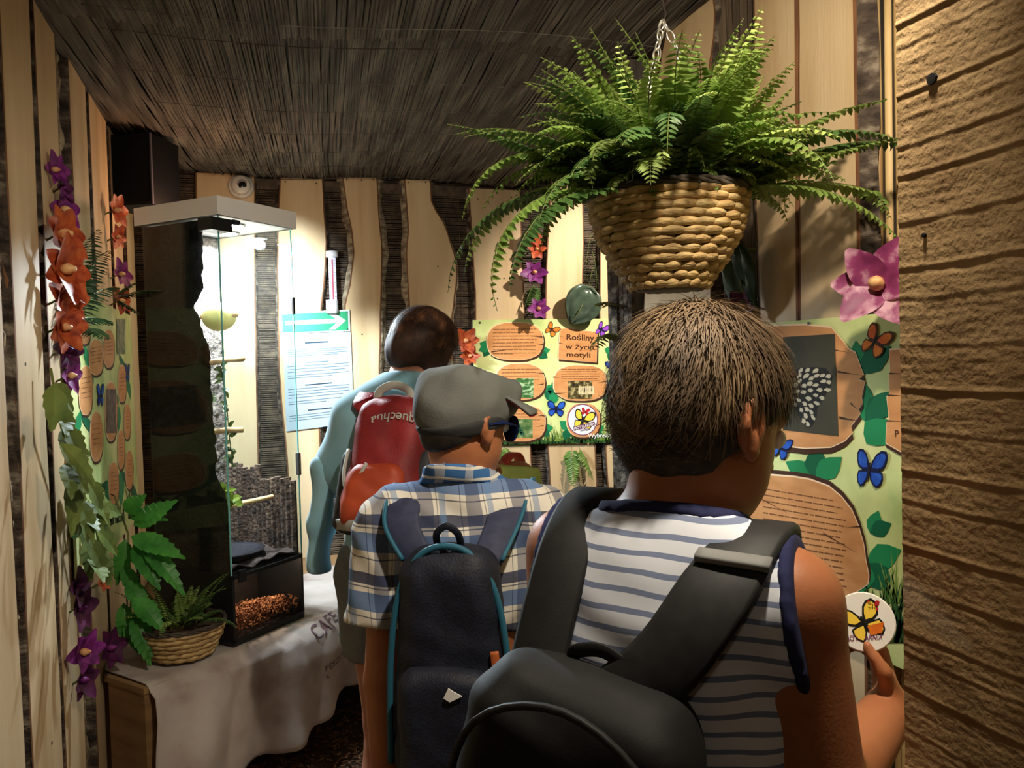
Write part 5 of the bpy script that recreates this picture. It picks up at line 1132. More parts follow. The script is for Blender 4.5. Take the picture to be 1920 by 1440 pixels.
def stripem(name, base, bars, rough=.9):
    # bars: list (axis, period, duty, colour, strength, offset) laid over a base colour in object coordinates
    m = bpy.data.materials.new(name); m.use_nodes = True; N = m.node_tree.nodes; L = m.node_tree.links; b = N['Principled BSDF']; b.inputs['Roughness'].default_value = rough; b.inputs['Specular IOR Level'].default_value = .2
    tc = N.new('ShaderNodeTexCoord'); sx = N.new('ShaderNodeSeparateXYZ'); ns = N.new('ShaderNodeTexNoise'); ns.inputs['Scale'].default_value = 6
    vm = N.new('ShaderNodeVectorMath'); vm.operation = 'MULTIPLY_ADD'; vm.inputs[1].default_value = (.025, .025, .025); L.new(tc.outputs['Object'], ns.inputs['Vector']); L.new(ns.outputs['Color'], vm.inputs[0]); L.new(tc.outputs['Object'], vm.inputs[2]); L.new(vm.outputs[0], sx.inputs[0])
    cur = N.new('ShaderNodeRGB'); cur.outputs[0].default_value = (*base, 1); cur = cur.outputs[0]
    for (ax_, per, duty, colr, st, off) in bars:
        a = N.new('ShaderNodeMath'); a.operation = 'ADD'; a.inputs[1].default_value = off+20*per; L.new(sx.outputs[ax_], a.inputs[0])
        d = N.new('ShaderNodeMath'); d.operation = 'MODULO'; d.inputs[1].default_value = per; L.new(a.outputs[0], d.inputs[0])
        c = N.new('ShaderNodeMath'); c.operation = 'LESS_THAN'; c.inputs[1].default_value = per*duty; L.new(d.outputs[0], c.inputs[0])
        e = N.new('ShaderNodeMath'); e.operation = 'MULTIPLY'; e.inputs[1].default_value = st; L.new(c.outputs[0], e.inputs[0])
        mx = N.new('ShaderNodeMix'); mx.data_type = 'RGBA'; L.new(e.outputs[0], mx.inputs['Factor']); L.new(cur, mx.inputs['A']); mx.inputs['B'].default_value = (*colr, 1); cur = mx.outputs['Result']
    L.new(cur, b.inputs['Base Color']); return m
def wrinkle(x, y, z): return np.sin(34*z+6*np.sin(13*x+3)+4*np.sin(11*y))*np.sin(19*x+5*np.sin(17*z))+.6*np.sin(60*x+23*z+9*y)
def ranges(pts, pad): a = np.array([A3(p) for p in pts]); return a.min(0)-pad, a.max(0)+pad
UPV = V((0, 0, 1))
# ============================================================== child in the foreground
y1 = YAW+R(28); MT = yawM(y1); rt = MT @ V((1, 0, 0)); fd = MT @ V((0, 1, 0))
nk = at(1262, 985, .885); hc = at(1322, 782, .905); shR = at(1478, 1128, .80); shL = at(1068, 1030, .955); elR = at(1548, 1490, .795); wrR = at(1668, 1330, .93); haR = at(1650, 1235, .955)
mid = (shL+shR)*.5; pel = V((mid.x, mid.y, .80))-fd*.0+V((0, 0, 0)); yh1 = YAW+R(62); HM = headM(yh1, R(20), R(-4))
base1 = V((pel.x, pel.y, 0)); p1 = thing('person', 'child in striped sleeveless shirt with a black backpack in the foreground', 'person', base1)
elL = shL+V((0, 0, -.23))-rt*.05+fd*.03; wrL = elL+V((0, 0, -.17))+fd*.10
hipL = pel-rt*.075; hipR = pel+rt*.075; fL = V((hipL.x, hipL.y, 0))-rt*.01; fR = V((hipR.x, hipR.y, 0))+rt*.02
lo, hi = ranges([hc, shL, shR, elR, wrR, haR, elL, wrL, fL, fR], .16); lo[2] = 0; f = Field(lo, hi, .0058)
def torso(f, nk, shL, shR, pel, MT, cw, cd_, k=.04):
    fd_ = MT @ V((0, 1, 0)); mid = (shL+shR)*.5; f.ell(mid-UPV*.09-fd_*.0, (cw, cd_, .17), MT, k); f.ell(mid.lerp(pel, .55), (cw*.82, cd_*.92, .16), MT, k); f.ell(pel+UPV*.02, (cw*.92, cd_, .12), MT, k)
    f.cap(nk-UPV*.02, shL, .040, .042, .04); f.cap(nk-UPV*.02, shR, .040, .042, .04)
f_t = f.copy(); torso(f_t, nk, shL, shR, pel, MT, .150, .092)
f.D = f_t.D.copy(); PH = add_head(f, hc, HM, 1.0)
f.cap(nk-UPV*.03, PH(0, -.03, -.05), .052, .050, .03)
f.cap(shR, elR, .050, .040, .03); f.cap(elR, wrR, .040, .027, .015); f.cap(shL, elL, .047, .038, .03); f.cap(elL, wrL, .038, .026, .015)
toc = (CP-haR).normalized(); add_hand(f, wrR, haR-wrR, (toc*-.2-RV*.9), fw*-.3+UPV*.3+toc*.5, .75, .95); add_hand(f, wrL, V((0, 0, -1))+fd*.3, rt, fd, .4, .95)
legs(f, hipL, hipR, fL, fR, y1)
f.build('body', SK1, p1)
eyes(PH, p1)
# shirt: white with thin blue stripes, sleeveless
for sh_ in (shL, shR): f_t.cap(sh_-UPV*.005, sh_+(rt if sh_ is shR else -rt)*.03-UPV*.02, .050, .050, .03)
def armhole(g, sh, sg, el):
    d = (rt*sg*.85+UPV*.12+(-fd)*.0).normalized(); g.clip(sh+rt*sg*.012, d)
g = f_t.copy(); g.D -= .011; g.fold(.0022, wrinkle); 
armhole(g, shR, 1, elR); armhole(g, shL, -1, elL)
g.clip(nk+UPV*.012, (UPV+fd*.35).normalized()); g.clip(pel-UPV*.02, -UPV)
M_SH1 = stripem('striped_cotton', sr((224, 228, 238)), [(2, .0175, .30, sr((96, 112, 150)), .85, 0)])
g.build('shirt', M_SH1, p1, smooth_it=3)
g2 = f_t.copy(); g2.D -= .0135; g2.cap(nk-UPV*.03, PH(0, -.03, -.05), .060, .052, .02); g2.clip(nk+UPV*.019, (UPV+fd*.35).normalized()); g2.clip(nk+UPV*.002, -(UPV+fd*.35).normalized()); g2.ball(nk, .085); g2.build('collar_trim', mat('navy_trim', sr((34, 38, 78)), rough=.9), p1, smooth_it=2)
for sh, sg in ((shR, 1), (shL, -1)):
    g3 = f_t.copy(); g3.D -= .0145; d = (rt*sg*.85+UPV*.12).normalized(); g3.clip(sh+rt*sg*.017, d); g3.clip(sh+rt*sg*.004, -d); g3.clip(sh-UPV*.21, -UPV); g3.build('armhole_trim', mat('navy_trim', (0, 0, 0)), p1)
# shorts, shoes
g4 = Field(lo, hi, .009); g4.ell(pel+UPV*.0, (.150, .105, .12), MT); 
for hp, ft in ((hipL, fL), (hipR, fR)): g4.cap(hp, hp.lerp(ft, .5), .092, .082, .03)
g4.clip(V((0, 0, .48)), -UPV); g4.clip(V((0, 0, .86)), UPV); g4.build('shorts', mat('dark_shorts', sr((40, 42, 50)), rough=.9), p1)
M_SHOE = mat('dark_shoe', sr((44, 42, 44)), sr((70, 66, 64)), 30, rough=.7)
shoes(f, fL, y1, M_SHOE, p1); shoes(f, fR, y1, M_SHOE, p1)
# hair: soft cap under loose strands
M_HAIR1 = mat('ash_brown_hair', sr((150, 124, 92)), sr((84, 66, 48)), 14, (1, 1, 1), .65, c3=sr((116, 94, 68)), rand=.0); M_HCAP = mat('hair_base', sr((66, 52, 38)), sr((44, 34, 26)), 60, rough=.8); 
def haircap(lo_, P_, HM, s, thick, low_front, low_back, k=.02):
    f_ = Field(A3(P_(0, 0, 0))-.2, A3(P_(0, 0, 0))+.2, .005); f_.ell(P_(0, -.014, .032), [(x+thick)*s for x in (.073, .092, .084)], HM, k); f_.ell(P_(0, -.03, -.02), [(x+thick*.6)*s for x in (.068, .072, .075)], HM, .03)
    a = P_(0, .075, low_front); b = P_(0, -.09, low_back); d = (b-a); n = d.cross(HM @ V((1, 0, 0))); n = n if n.dot(HM @ V((0, 0, 1))) < 0 else -n; f_.clip(a, n); return f_
hcap = haircap(None, PH, HM, 1.0, .008, .045, -.135)
for sg in (-1, 1): hcap.ell(PH(sg*.085, .002, -.022), (.020, .030, .036), HM, .01, True)
hcap.fold(.0028, lambda x, y, z: np.sin(90*x+40*z)*np.sin(80*y-30*z)+.7*np.sin(150*z+60*x)); hcap.build('hair', M_HCAP, p1, smooth_it=1)
def hs1(r):
    a = r.uniform(0, 2*PI); b = math.asin(r.uniform(-.85, 1)); x, y, z = cos(a)*cos(b), sin(a)*cos(b), sin(b)
    if y > .35 and z < .35: return None
    if abs(x) > .66 and z < .1 and y > -.12: return None
    if z < -.3 and y > -.55: return None
    p0 = V((x*.080, y*.100-.014, z*.092+.032)) if z > .12 else V((x*.078, y*.086-.030, z*.098+.02)); nn = V((x/.08, y/.1, z/.092)).normalized()
    flow = V((.25*x+r.uniform(-.45, .45), .42+r.uniform(-.4, .4)-1.1*max(0, -y), -.75+r.uniform(-.3, .3))); flow = (flow-nn*flow.dot(nn)); flow = flow.normalized() if flow.length > .01 else V((0, 1, 0))
    L_ = r.uniform(.030, .062)*(1.15 if z > .4 else 1.1); lift = r.uniform(.06, .34); out = []
    for i in range(5):
        t = i/4; q = p0+flow*(L_*t)+nn*(.001+lift*L_*t-.35*L_*t*t); out.append((PH(*q), HM @ nn))
    return out
strands('hair_strands', M_HAIR1, p1, hs1, 15000, 5, .0010)
# badge held up
bc = at(1620, 1166, .935); bn_ = (CP-bc).normalized(); bM = bn_.to_track_quat('Z', 'Y').to_matrix(); bR = .034
bdg = thing('round_badge', 'round white butterfly badge held up in the foreground child\'s hand', 'badge', bc)
MB().lathe(bc, [(bR*.97, -.003), (bR, -.001), (bR, .0015), (bR*.96, .003)], 40, bM).build('disc', mat('badge_white', sr((232, 228, 220)), rough=.35), bdg)
class BB(Board):
    pass
bq = Board(lambda u, v: bc + bM @ V((u*bR, -v*bR, .0032)), bn_, bdg)
def bbf(cx, cy, s, a, m1, m2, nm): butterfly(bq, cx, cy, s, s, a, 0.5, m1, m2, nm, .9)
bbf(0, .02, .62, -28, M_YEL, M_INKB, 'badge_butterfly'); bbf(.28, -.55, .2, 0, M_REDP, M_REDP, 'badge_butterfly')
bq.poly([(.1, .12), (.62, -.06), (.55, .30), (.2, .42)], 1.3, M_ORG, 'wing_patch'); bq.text('MOTYLARNIA', [(-.62, .52), (.60, .34), (.56, .52), (-.58, .70)], 1.0, mat('badge_plum', sr((110, 50, 90)), rough=.5), 'lettering')
# black backpack
M_BP = mat('black_nylon', sr((18, 18, 18)), sr((12, 12, 13)), 60, rough=.7, bump=.06, bscale=500); M_BP2 = mat('charcoal_nylon', sr((40, 40, 40)), sr((30, 30, 31)), 60, rough=.6)
bc1 = mid - fd*.150 - rt*.068 + V((0, 0, -.275)); BMx = MT @ Matrix.Rotation(R(10), 3, 'Y')
bk = thing('backpack', 'black backpack slung on the foreground child', 'backpack', V((bc1.x, bc1.y, bc1.z-.22)))
fb = Field(A3(bc1)-.36, A3(bc1)+.36, .007); fb.box(bc1, (.125, .062, .215), .055, BMx, taper=-.10); fb.fold(.003, wrinkle); fb.build('main_body', M_BP, bk)
fb = Field(A3(bc1)-.36, A3(bc1)+.36, .007); fb.box(bc1-fd*.062-UPV*.055, (.100, .040, .125), .038, BMx); fb.fold(.0025, wrinkle); fb.build('front_pocket', M_BP, bk)
tpk = lambda x, y, z: bc1 + BMx @ V((x, y, z))
band([tpk(-.105, -.066, -.12), tpk(-.108, -.066, .06), tpk(-.085, -.066, .165), tpk(0, -.066, .205), tpk(.085, -.066, .165), tpk(.108, -.066, .06), tpk(.105, -.066, -.12)], [-fd]*7, .007, .006, 'zip_piping', M_BP2, bk)
band([tpk(-.03, .03, .205), tpk(-.028, .02, .222), tpk(0, .02, .232), tpk(.028, .02, .222), tpk(.03, .03, .205)], [-fd]*5, .014, .004, 'grab_loop', M_BP, bk)
nO = (UPV*.9-fd*.2)
band([shR-rt*.035+fd*.085-UPV*.09, shR-rt*.028+fd*.06+UPV*.045, shR-rt*.03-fd*.005+UPV*.068, shR-rt*.055-fd*.075+UPV*.022, mid+rt*.022-fd*.126-UPV*.062, mid-rt*.060-fd*.134-UPV*.118, tpk(-.03, .02, .185)], [fd, nO+fd*.5, nO, -fd+UPV*.4, -fd+UPV*.15, -fd, -fd], [.05, .066, .068, .070, .068, .060, .05], .014, 'shoulder_strap', M_BP2, bk)
band([shL+rt*.03+fd*.085-UPV*.09, shL+rt*.03+fd*.06+UPV*.042, shL+rt*.032-fd*.005+UPV*.066, shL+rt*.030-fd*.08+UPV*.018, mid-rt*.105-fd*.128-UPV*.09, tpk(-.06, .02, .19)], [fd, nO+fd*.5, nO, -fd+UPV*.4, -fd, -fd], [.05, .060, .062, .062, .060, .055], .012, 'shoulder_strap', M_BP, bk)
pc = shR-rt*.042-fd*.045+UPV*.056; band([pc+rt*.036-fd*.012-UPV*.006, pc-rt*.034-fd*.012-UPV*.002], [nO, nO], .02, .008, 'strap_patch', mat('grey_webbing', sr((130, 130, 128)), rough=.7), bk)
# ============================================================== child in the grey cap
y2 = YAW+R(8); MT = yawM(y2); rt = MT @ V((1, 0, 0)); fd = MT @ V((0, 1, 0))
nk = at(868, 902, 1.50); hc = at(872, 790, 1.50); shL = at(738, 985, 1.50); shR = at(1000, 975, 1.50); elL = at(722, 1275, 1.46); wrL = at(728, 1500, 1.42); elR = shR+V((.01, 0, -.25))+rt*.02; wrR = elR+V((0, 0, -.16))+fd*.1
mid = (shL+shR)*.5; pel = V((mid.x, mid.y, .76)); yh2 = YAW+R(46); HM = headM(yh2, R(10), 0); base = V((pel.x, pel.y, 0))
p2 = thing('person', 'child in grey cap and blue plaid shirt with a navy backpack', 'person', base)
hipL = pel-rt*.08; hipR = pel+rt*.08; fL = V((hipL.x, hipL.y, 0)); fR = V((hipR.x, hipR.y, 0))
lo, hi = ranges([hc, shL, shR, elL, wrL, elR, wrR, fL, fR], .17); lo[2] = 0; f = Field(lo, hi, .0065); torso(f, nk, shL, shR, pel, MT, .140, .090); f_t = f.copy()
PH = add_head(f, hc, HM, .90); f.cap(nk-UPV*.03, PH(0, -.03, -.05), .046, .046, .03)
f.cap(shL, elL, .044, .038, .03); f.cap(elL, wrL, .038, .027, .012); f.cap(shR, elR, .044, .038, .03); f.cap(elR, wrR, .038, .027, .012); add_hand(f, wrL, V((0, 0, -1))+fd*.2, rt, fd, .4, .95); add_hand(f, wrR, V((0, 0, -1))+fd*.6, -rt, fd, .4, .95)
legs(f, hipL, hipR, fL, fR, y2); f.build('body', SK2, p2); eyes(PH, p2, .98)
g = f_t.copy(); g.cap(shL, shL.lerp(elL, .64), .060, .066, .03); g.cap(shR, shR.lerp(elR, .64), .060, .066, .03); g.D -= .012; g.fold(.004, wrinkle)
g.clip(shL.lerp(elL, .64), (elL-shL)); g.clip(nk+UPV*.005, (UPV+fd*.25)); g.clip(pel-UPV*.12, -UPV)
BL1 = sr((60, 104, 158)); NV = sr((34, 44, 78)); WH = sr((222, 216, 204))
M_PLAID = stripem('plaid_cotton', WH, [(2, .098, .30, BL1, .85, 0), (2, .098, .20, NV, .9, .055), (2, .049, .045, NV, .8, .012), (0, .080, .30, sr((52, 62, 96)), .62, .0), (0, .080, .14, sr((96, 132, 176)), .55, .045), (0, .040, .04, NV, .6, .01)])
g.build('shirt', M_PLAID, p2, smooth_it=3)
g2 = f_t.copy(); g2.cap(nk-UPV*.03, PH(0, -.03, -.05), .058, .054, .02); g2.D -= .008; g2.clip(nk+UPV*.022, (UPV+fd*.3)); g2.clip(nk-UPV*.012, -(UPV+fd*.3)); g2.build('collar', stripem('plaid_collar', BL1, [(2, .02, .25, WH, .9, 0), (0, .05, .3, WH, .4, 0)]), p2)
g4 = Field(lo, hi, .010); g4.ell(pel, (.150, .105, .12), MT)
for hp, ft in ((hipL, fL), (hipR, fR)): g4.cap(hp, hp.lerp(ft, .5), .092, .086, .03)
g4.clip(V((0, 0, .42)), -UPV); g4.clip(V((0, 0, .82)), UPV); g4.build('shorts', stripem('checked_shorts', sr((84, 96, 112)), [(0, .06, .4, NV, .8, 0), (2, .06, .4, NV, .6, 0)]), p2)
shoes(f, fL, y2, M_SHOE, p2); shoes(f, fR, y2, M_SHOE, p2)
M_HAIR2 = mat('dark_hair', sr((42, 34, 28)), sr((26, 22, 19)), 40, rough=.6); h2 = haircap(None, PH, HM, .88, .001, .05, -.082)
for sg in (-1, 1): h2.ell(PH(sg*.082, .002, -.022), (.018, .028, .034), HM, .01, True)
h2.build('hair', M_HAIR2, p2)
M_CAP = mat('grey_cap_cloth', sr((112, 114, 110)), sr((94, 96, 93)), 10, rough=.9, bump=.15, bscale=400); M_CAPD = mat('cap_dark', sr((50, 50, 49)), rough=.9)
cf = Field(A3(PH(0, 0, 0))-.2, A3(PH(0, 0, 0))+.2, .005); cf.ell(PH(0, -.012, .022), (.078, .097, .083), HM, .01); cf.box(PH(0, .004, .058), (.071, .088, .043), .034, HM, .02)
cf.clip(PH(0, -.1, -.045), -(HM @ V((0, -.35, 1))).normalized()); cf.clip(PH(0, .0, .108), (HM @ V((0, .12, 1))).normalized()); cf.fold(.002, wrinkle); cf.build('cap', M_CAP, p2, smooth_it=3)
c2_ = Field(A3(PH(0, 0, 0))-.2, A3(PH(0, 0, 0))+.2, .005); c2_.ell(PH(0, -.012, .020), (.0805, .0995, .085), HM, .01); c2_.clip(PH(0, -.1, -.055), -(HM @ V((0, -.35, 1))).normalized()); c2_.clip(PH(0, -.1, -.022), (HM @ V((0, -.35, 1))).normalized()); c2_.build('cap_band', M_CAPD, p2)
br = MB()
def brim(s, t):
    a = (s-.5)*2.35; r_ = lerp(.086, .160, t); return PH(sin(a)*r_*.9, cos(a)*r_*1.0-.006, .060-.012*t*t-.012*abs(sin(a))**2*4*t*.6)
br.grid(brim, 18, 6); br.build('cap_brim', M_CAP, p2, True, solid=.004)
br = MB(); br.grid(lambda s, t: brim(s, t)-(HM @ V((0, 0, .004))), 18, 6); br.build('brim_underside', mat('brim_red', sr((150, 40, 36)), rough=.8), p2, True)
sg_ = MB()
for sgn in (-1, 1): sg_.lathe(PH(sgn*.034, .103, -.004), [(.026, -.003), (.026, .002), (.02, .004)], 20, (HM @ V((sgn*.25, 1, 0))).to_track_quat('Z', 'Y').to_matrix()); sg_.tube([PH(sgn*.060, .098, .002), PH(sgn*.084, .03, .004), PH(sgn*.085, -.01, -.004)], .003, 6)
sg_.tube([PH(-.01, .106, .0), PH(.01, .106, .0)], .003, 6); so = sg_.build('frame', mat('blue_mirror', sr((30, 60, 130)), rough=.12, metal=.6), None); so.name = 'sunglasses'; tag(so, 'blue mirrored sunglasses on the child in the grey cap', 'sunglasses')
# navy backpack
M_NB = mat('navy_nylon', sr((26, 30, 46)), sr((18, 21, 34)), 50, rough=.62, bump=.2, bscale=250); M_NB2 = mat('slate_webbing', sr((54, 58, 84)), sr((44, 48, 72)), 60, rough=.7); M_TEAL = mat('teal_piping', sr((36, 96, 120)), rough=.6)
bc2 = mid-fd*.158+V((0, 0, -.205))+rt*.008; bk = thing('backpack', 'navy backpack with teal piping on the child in the grey cap', 'backpack', bc2-V((0, 0, .2)))
fb = Field(A3(bc2)-.36, A3(bc2)+.36, .007); fb.box(bc2, (.096, .055, .20), .05, MT, taper=-.14); fb.fold(.0025, wrinkle); fb.build('main_body', M_NB, bk)
fb = Field(A3(bc2)-.36, A3(bc2)+.36, .007); fb.box(bc2-fd*.058-UPV*.08, (.078, .030, .095), .03, MT); fb.fold(.002, wrinkle); fb.build('front_pocket', M_NB, bk)
T2 = lambda x, y, z: bc2+MT @ V((x, y, z))
band([T2(-.104, -.030, -.16), T2(-.100, -.030, .0), T2(-.082, -.030, .125), T2(-.045, -.030, .188), T2(0, -.030, .205), T2(.045, -.030, .188), T2(.082, -.030, .125), T2(.100, -.030, .0), T2(.104, -.030, -.16)], [-fd]*9, .010, .009, 'piping', M_TEAL, bk)
for sg, sh in ((-1, shL), (1, shR)):
    pts = [sh-rt*sg*.035+fd*.09-UPV*.1, sh-rt*sg*.032+fd*.055+UPV*.046, sh-rt*sg*.034-fd*.01+UPV*.066, sh-rt*sg*.042-fd*.085+UPV*.02, T2(sg*.060, .02, .17)]; ns = [fd, nO+fd*.5, UPV*.9-fd*.3, -fd+UPV*.35, -fd]
    band(pts, ns, [.05, .06, .062, .06, .05], .012, 'shoulder_strap', M_NB2, bk)
    band([p+n.normalized()*.005+rt*sg*w_*.52 for p, n, w_ in zip(pts, ns, (.05, .06, .062, .06, .05))], ns, .007, .008, 'strap_piping', M_TEAL, bk)
band([T2(-.02, .0, .195), T2(-.018, -.015, .222), T2(0, -.02, .236), T2(.018, -.015, .222), T2(.02, .0, .195)], [-fd]*5, .012, .004, 'grab_loop', M_NB, bk)
w0 = T2(.018, -.0915, -.015); MB().prism([w0+rt*x+UPV*z for x, z in ((-.014, -.006), (-.006, .010), (.004, .004), (.016, -.002), (.004, -.008), (-.004, -.012))], -fd*.002).build('white_emblem', M_PWHT, bk)
band([T2(.080, -.052, .04), T2(.084, -.054, .0), T2(.088, -.05, -.035)], [-fd]*3, .014, .004, 'orange_tab', mat('orange_tab', sr((176, 92, 44)), rough=.6), bk)
band([T2(-.012, -.095, -.17), T2(-.012, -.098, -.21)], [-fd]*2, .009, .004, 'zip_pull', mat('tab_olive', sr((150, 146, 100)), rough=.6), bk)
# ============================================================== child in lime shirt behind
y4 = YAW+R(30); MT = yawM(y4); rt = MT @ V((1, 0, 0)); fd = MT @ V((0, 1, 0)); d4 = 2.66
nk = at(885, 868, d4); hc = at(885, 792, d4); shL = at(812, 905, d4); shR = at(975, 892, d4); mid = (shL+shR)*.5; pel = V((mid.x, mid.y, .68)); HM = headM(y4, R(8))
p4 = thing('person', 'child in lime green shirt mostly hidden behind the grey cap', 'person', V((pel.x, pel.y, 0)))
elL = shL+V((0, 0, -.2))-rt*.02; elR = shR+V((0, 0, -.2))+rt*.02; wrL = elL+V((0, 0, -.14))+fd*.08; wrR = elR+V((0, 0, -.14))+fd*.08; hipL = pel-rt*.07; hipR = pel+rt*.07; fL = V((hipL.x, hipL.y, 0)); fR = V((hipR.x, hipR.y, 0))
lo, hi = ranges([hc, shL, shR, elL, wrL, elR, wrR, fL, fR], .15); lo[2] = 0; f = Field(lo, hi, .009); torso(f, nk, shL, shR, pel, MT, .120, .085); f_t = f.copy(); PH = add_head(f, hc, HM, .88); f.cap(nk-UPV*.03, PH(0, -.03, -.05), .044, .044, .03)
for a, b, c in ((shL, elL, wrL), (shR, elR, wrR)): f.cap(a, b, .042, .035, .03); f.cap(b, c, .035, .025, .012)
add_hand(f, wrL, V((0, 0, -1)), rt, fd, .4, .9); add_hand(f, wrR, V((0, 0, -1)), -rt, fd, .4, .9); legs(f, hipL, hipR, fL, fR, y4, .9); f.build('body', SK2, p4); eyes(PH, p4, .88)
g = f_t.copy(); g.cap(shL, elL, .056, .056, .03); g.cap(shR, elR, .056, .056, .03); g.D -= .012; g.fold(.003, wrinkle); g.clip(nk+UPV*.0, UPV+fd*.2); g.clip(elL+UPV*.03, -UPV); g.build('shirt', mat('lime_cotton', sr((200, 214, 120)), sr((180, 198, 104)), 10, rough=.9), p4)
haircap(None, PH, HM, .88, .010, .05, -.07).build('hair', mat('dark_hair', (0, 0, 0)), p4); g4 = Field(lo, hi, .011); g4.ell(pel, (.13, .1, .11), MT)
for hp, ft in ((hipL, fL), (hipR, fR)): g4.cap(hp, hp.lerp(ft, .4), .08, .075, .03)
g4.clip(V((0, 0, .42)), -UPV); g4.clip(V((0, 0, .74)), UPV); g4.build('shorts', mat('dark_shorts', (0, 0, 0)), p4); shoes(f, fL, y4, M_SHOE, p4, .9); shoes(f, fR, y4, M_SHOE, p4, .9)
M_RST = mat('red_strap', sr((176, 62, 44)), rough=.7); bp4 = mid-fd*.15+V((0, 0, -.2)); bk = thing('backpack', 'small red and black backpack on the child in the lime shirt', 'backpack', bp4-V((0, 0, .15)))
fb = Field(A3(bp4)-.26, A3(bp4)+.26, .009); fb.box(bp4, (.085, .05, .14), .04, MT, taper=-.1); fb.build('main_body', M_BP, bk)
for sg, sh in ((-1, shL), (1, shR)): band([sh-rt*sg*.03+fd*.08-UPV*.08, sh-rt*sg*.03+fd*.05+UPV*.05, sh-rt*sg*.035-fd*.01+UPV*.066, sh-rt*sg*.045-fd*.085+UPV*.0, bp4+MT @ V((sg*.05, .02, .12))], [fd, nO+fd*.5, UPV, -fd+UPV*.3, -fd], .042, .01, 'shoulder_strap', M_RST, bk)
# ============================================================== person in light blue with the red backpack
d3 = 2.10; y3 = YAW+R(14); MT = yawM(y3); rt = MT @ V((1, 0, 0)); fd = MT @ V((0, 1, 0)); ML = MT @ Matrix.Rotation(-R(24), 3, 'X')
nk = at(768, 712, d3); hc = at(795, 655, d3+.02); shL = at(678, 785, d3-.03); shR = at(842, 772, d3-.0); elL = at(642, 872, d3-.02); mid = (shL+shR)*.5; pel = at(757, 1000, 2.02); pel.z = .88; HM = headM(YAW+R(58), R(28), R(6))
p3 = thing('person', 'person in light blue sweater bending forward with a red backpack', 'person', V((pel.x, pel.y, 0)))
elR = shR+V((0, 0, -.22))+fd*.14; wrR = elR+fd*.18+V((0, 0, .02)); wrL = elL+fd*.20+rt*.12-UPV*.04; hipL = pel-rt*.085; hipR = pel+rt*.085; fL = V((hipL.x, hipL.y, 0))+fd*.03; fR = V((hipR.x, hipR.y, 0))+fd*.06
lo, hi = ranges([hc, shL, shR, elL, wrL, elR, wrR, fL, fR], .18); lo[2] = 0; f = Field(lo, hi, .0085)
def torso3(f):
    f.ell(mid-(ML @ V((0, 0, .10))), (.155, .10, .19), ML, .04); f.ell(mid.lerp(pel, .55), (.135, .10, .19), ML, .04); f.ell(pel, (.155, .115, .13), MT, .04); f.cap(nk-UPV*.02, shL, .045, .048, .04); f.cap(nk-UPV*.02, shR, .045, .048, .04)
torso3(f); f_t = f.copy(); PH = add_head(f, hc, HM, .85); f.cap(nk-UPV*.03, PH(0, -.03, -.05), .046, .046, .03)
for a, b, c in ((shL, elL, wrL), (shR, elR, wrR)): f.cap(a, b, .048, .040, .03); f.cap(b, c, .040, .028, .012)
add_hand(f, wrL, wrL-elL, -UPV, rt, .5, 1); add_hand(f, wrR, wrR-elR, -UPV, -rt, .5, 1); legs(f, hipL, hipR, fL, fR, y3, 1.05); f.build('body', SK3, p3); eyes(PH, p3)
M_BLU = mat('light_blue_fleece', sr((136, 178, 192)), sr((112, 156, 172)), 8, rough=.95, sheen=.3)
g = f_t.copy(); g.cap(shL, elL, .060, .050, .04); g.cap(shR, elR, .060, .055, .04); g.cap(elL, elL-UPV*.05+fd*.03, .046, .04, .02); g.cap(nk-UPV*.045-fd*.02, elL, .052, .046, .05); g.D -= .012; g.fold(.0035, lambda x, y, z: np.sin(26*x+16*z+3*np.sin(14*z))+.6*np.sin(22*z-19*x)); g.clip(nk+UPV*.012, UPV+fd*.3); g.clip(pel+UPV*.06, -UPV); g.build('sweater', M_BLU, p3, smooth_it=3)
# empty sleeve hanging from the elbow
slv = Field(*ranges([elL, elL-UPV*.36], .12), .006); s0_ = at(604, 880, d3-.05); s1_ = at(600, 985, d3-.05); s2_ = at(603, 1072, d3-.05)
slv.cap(s0_, s1_, .030, .030, .02); slv.cap(s1_, s2_, .030, .032, .02); slv.fold(.005, lambda x, y, z: np.sin(60*x+18*z)+.6*np.sin(44*z+30*x)); slv.clip(s2_+UPV*.0, -UPV); slv.build('hanging_sleeve', M_BLU, p3, smooth_it=2)
g4 = Field(lo, hi, .010); g4.ell(pel+UPV*.02, (.160, .125, .14), MT)
for hp, ft in ((hipL, fL), (hipR, fR)): g4.cap(hp, hp.lerp(ft, .42), .098, .090, .03)
g4.fold(.004, wrinkle); zs_ = at(665, 1213, d3).z; g4.clip(V((0, 0, zs_)), -UPV); g4.clip(V((0, 0, 1.03)), UPV); g4.build('shorts', mat('grey_shorts', sr((120, 122, 122)), sr((98, 100, 102)), 14, rough=.9), p3); shoes(f, fL, y3, M_SHOE, p3, 1.05); shoes(f, fR, y3, M_SHOE, p3, 1.05)
M_HAIR3 = mat('auburn_hair', sr((120, 80, 54)), sr((62, 40, 28)), 30, rough=.6, c3=sr((66, 42, 30)))
h3 = haircap(None, PH, HM, .85, .010, .050, -.10); h3.ell(PH(0, -.05, -.03), (.068, .049, .052), HM, .03); h3.ell(PH(.066, .02, -.01), (.016, .04, .055), HM, .02); h3.ell(PH(-.066, .02, -.01), (.016, .04, .055), HM, .02); h3.fold(.002, lambda x, y, z: np.sin(120*x+20*z)*np.sin(110*y)); h3.build('hair', mat('auburn_base', sr((66, 42, 30)), sr((42, 28, 21)), 40, rough=.8), p3, smooth_it=2)
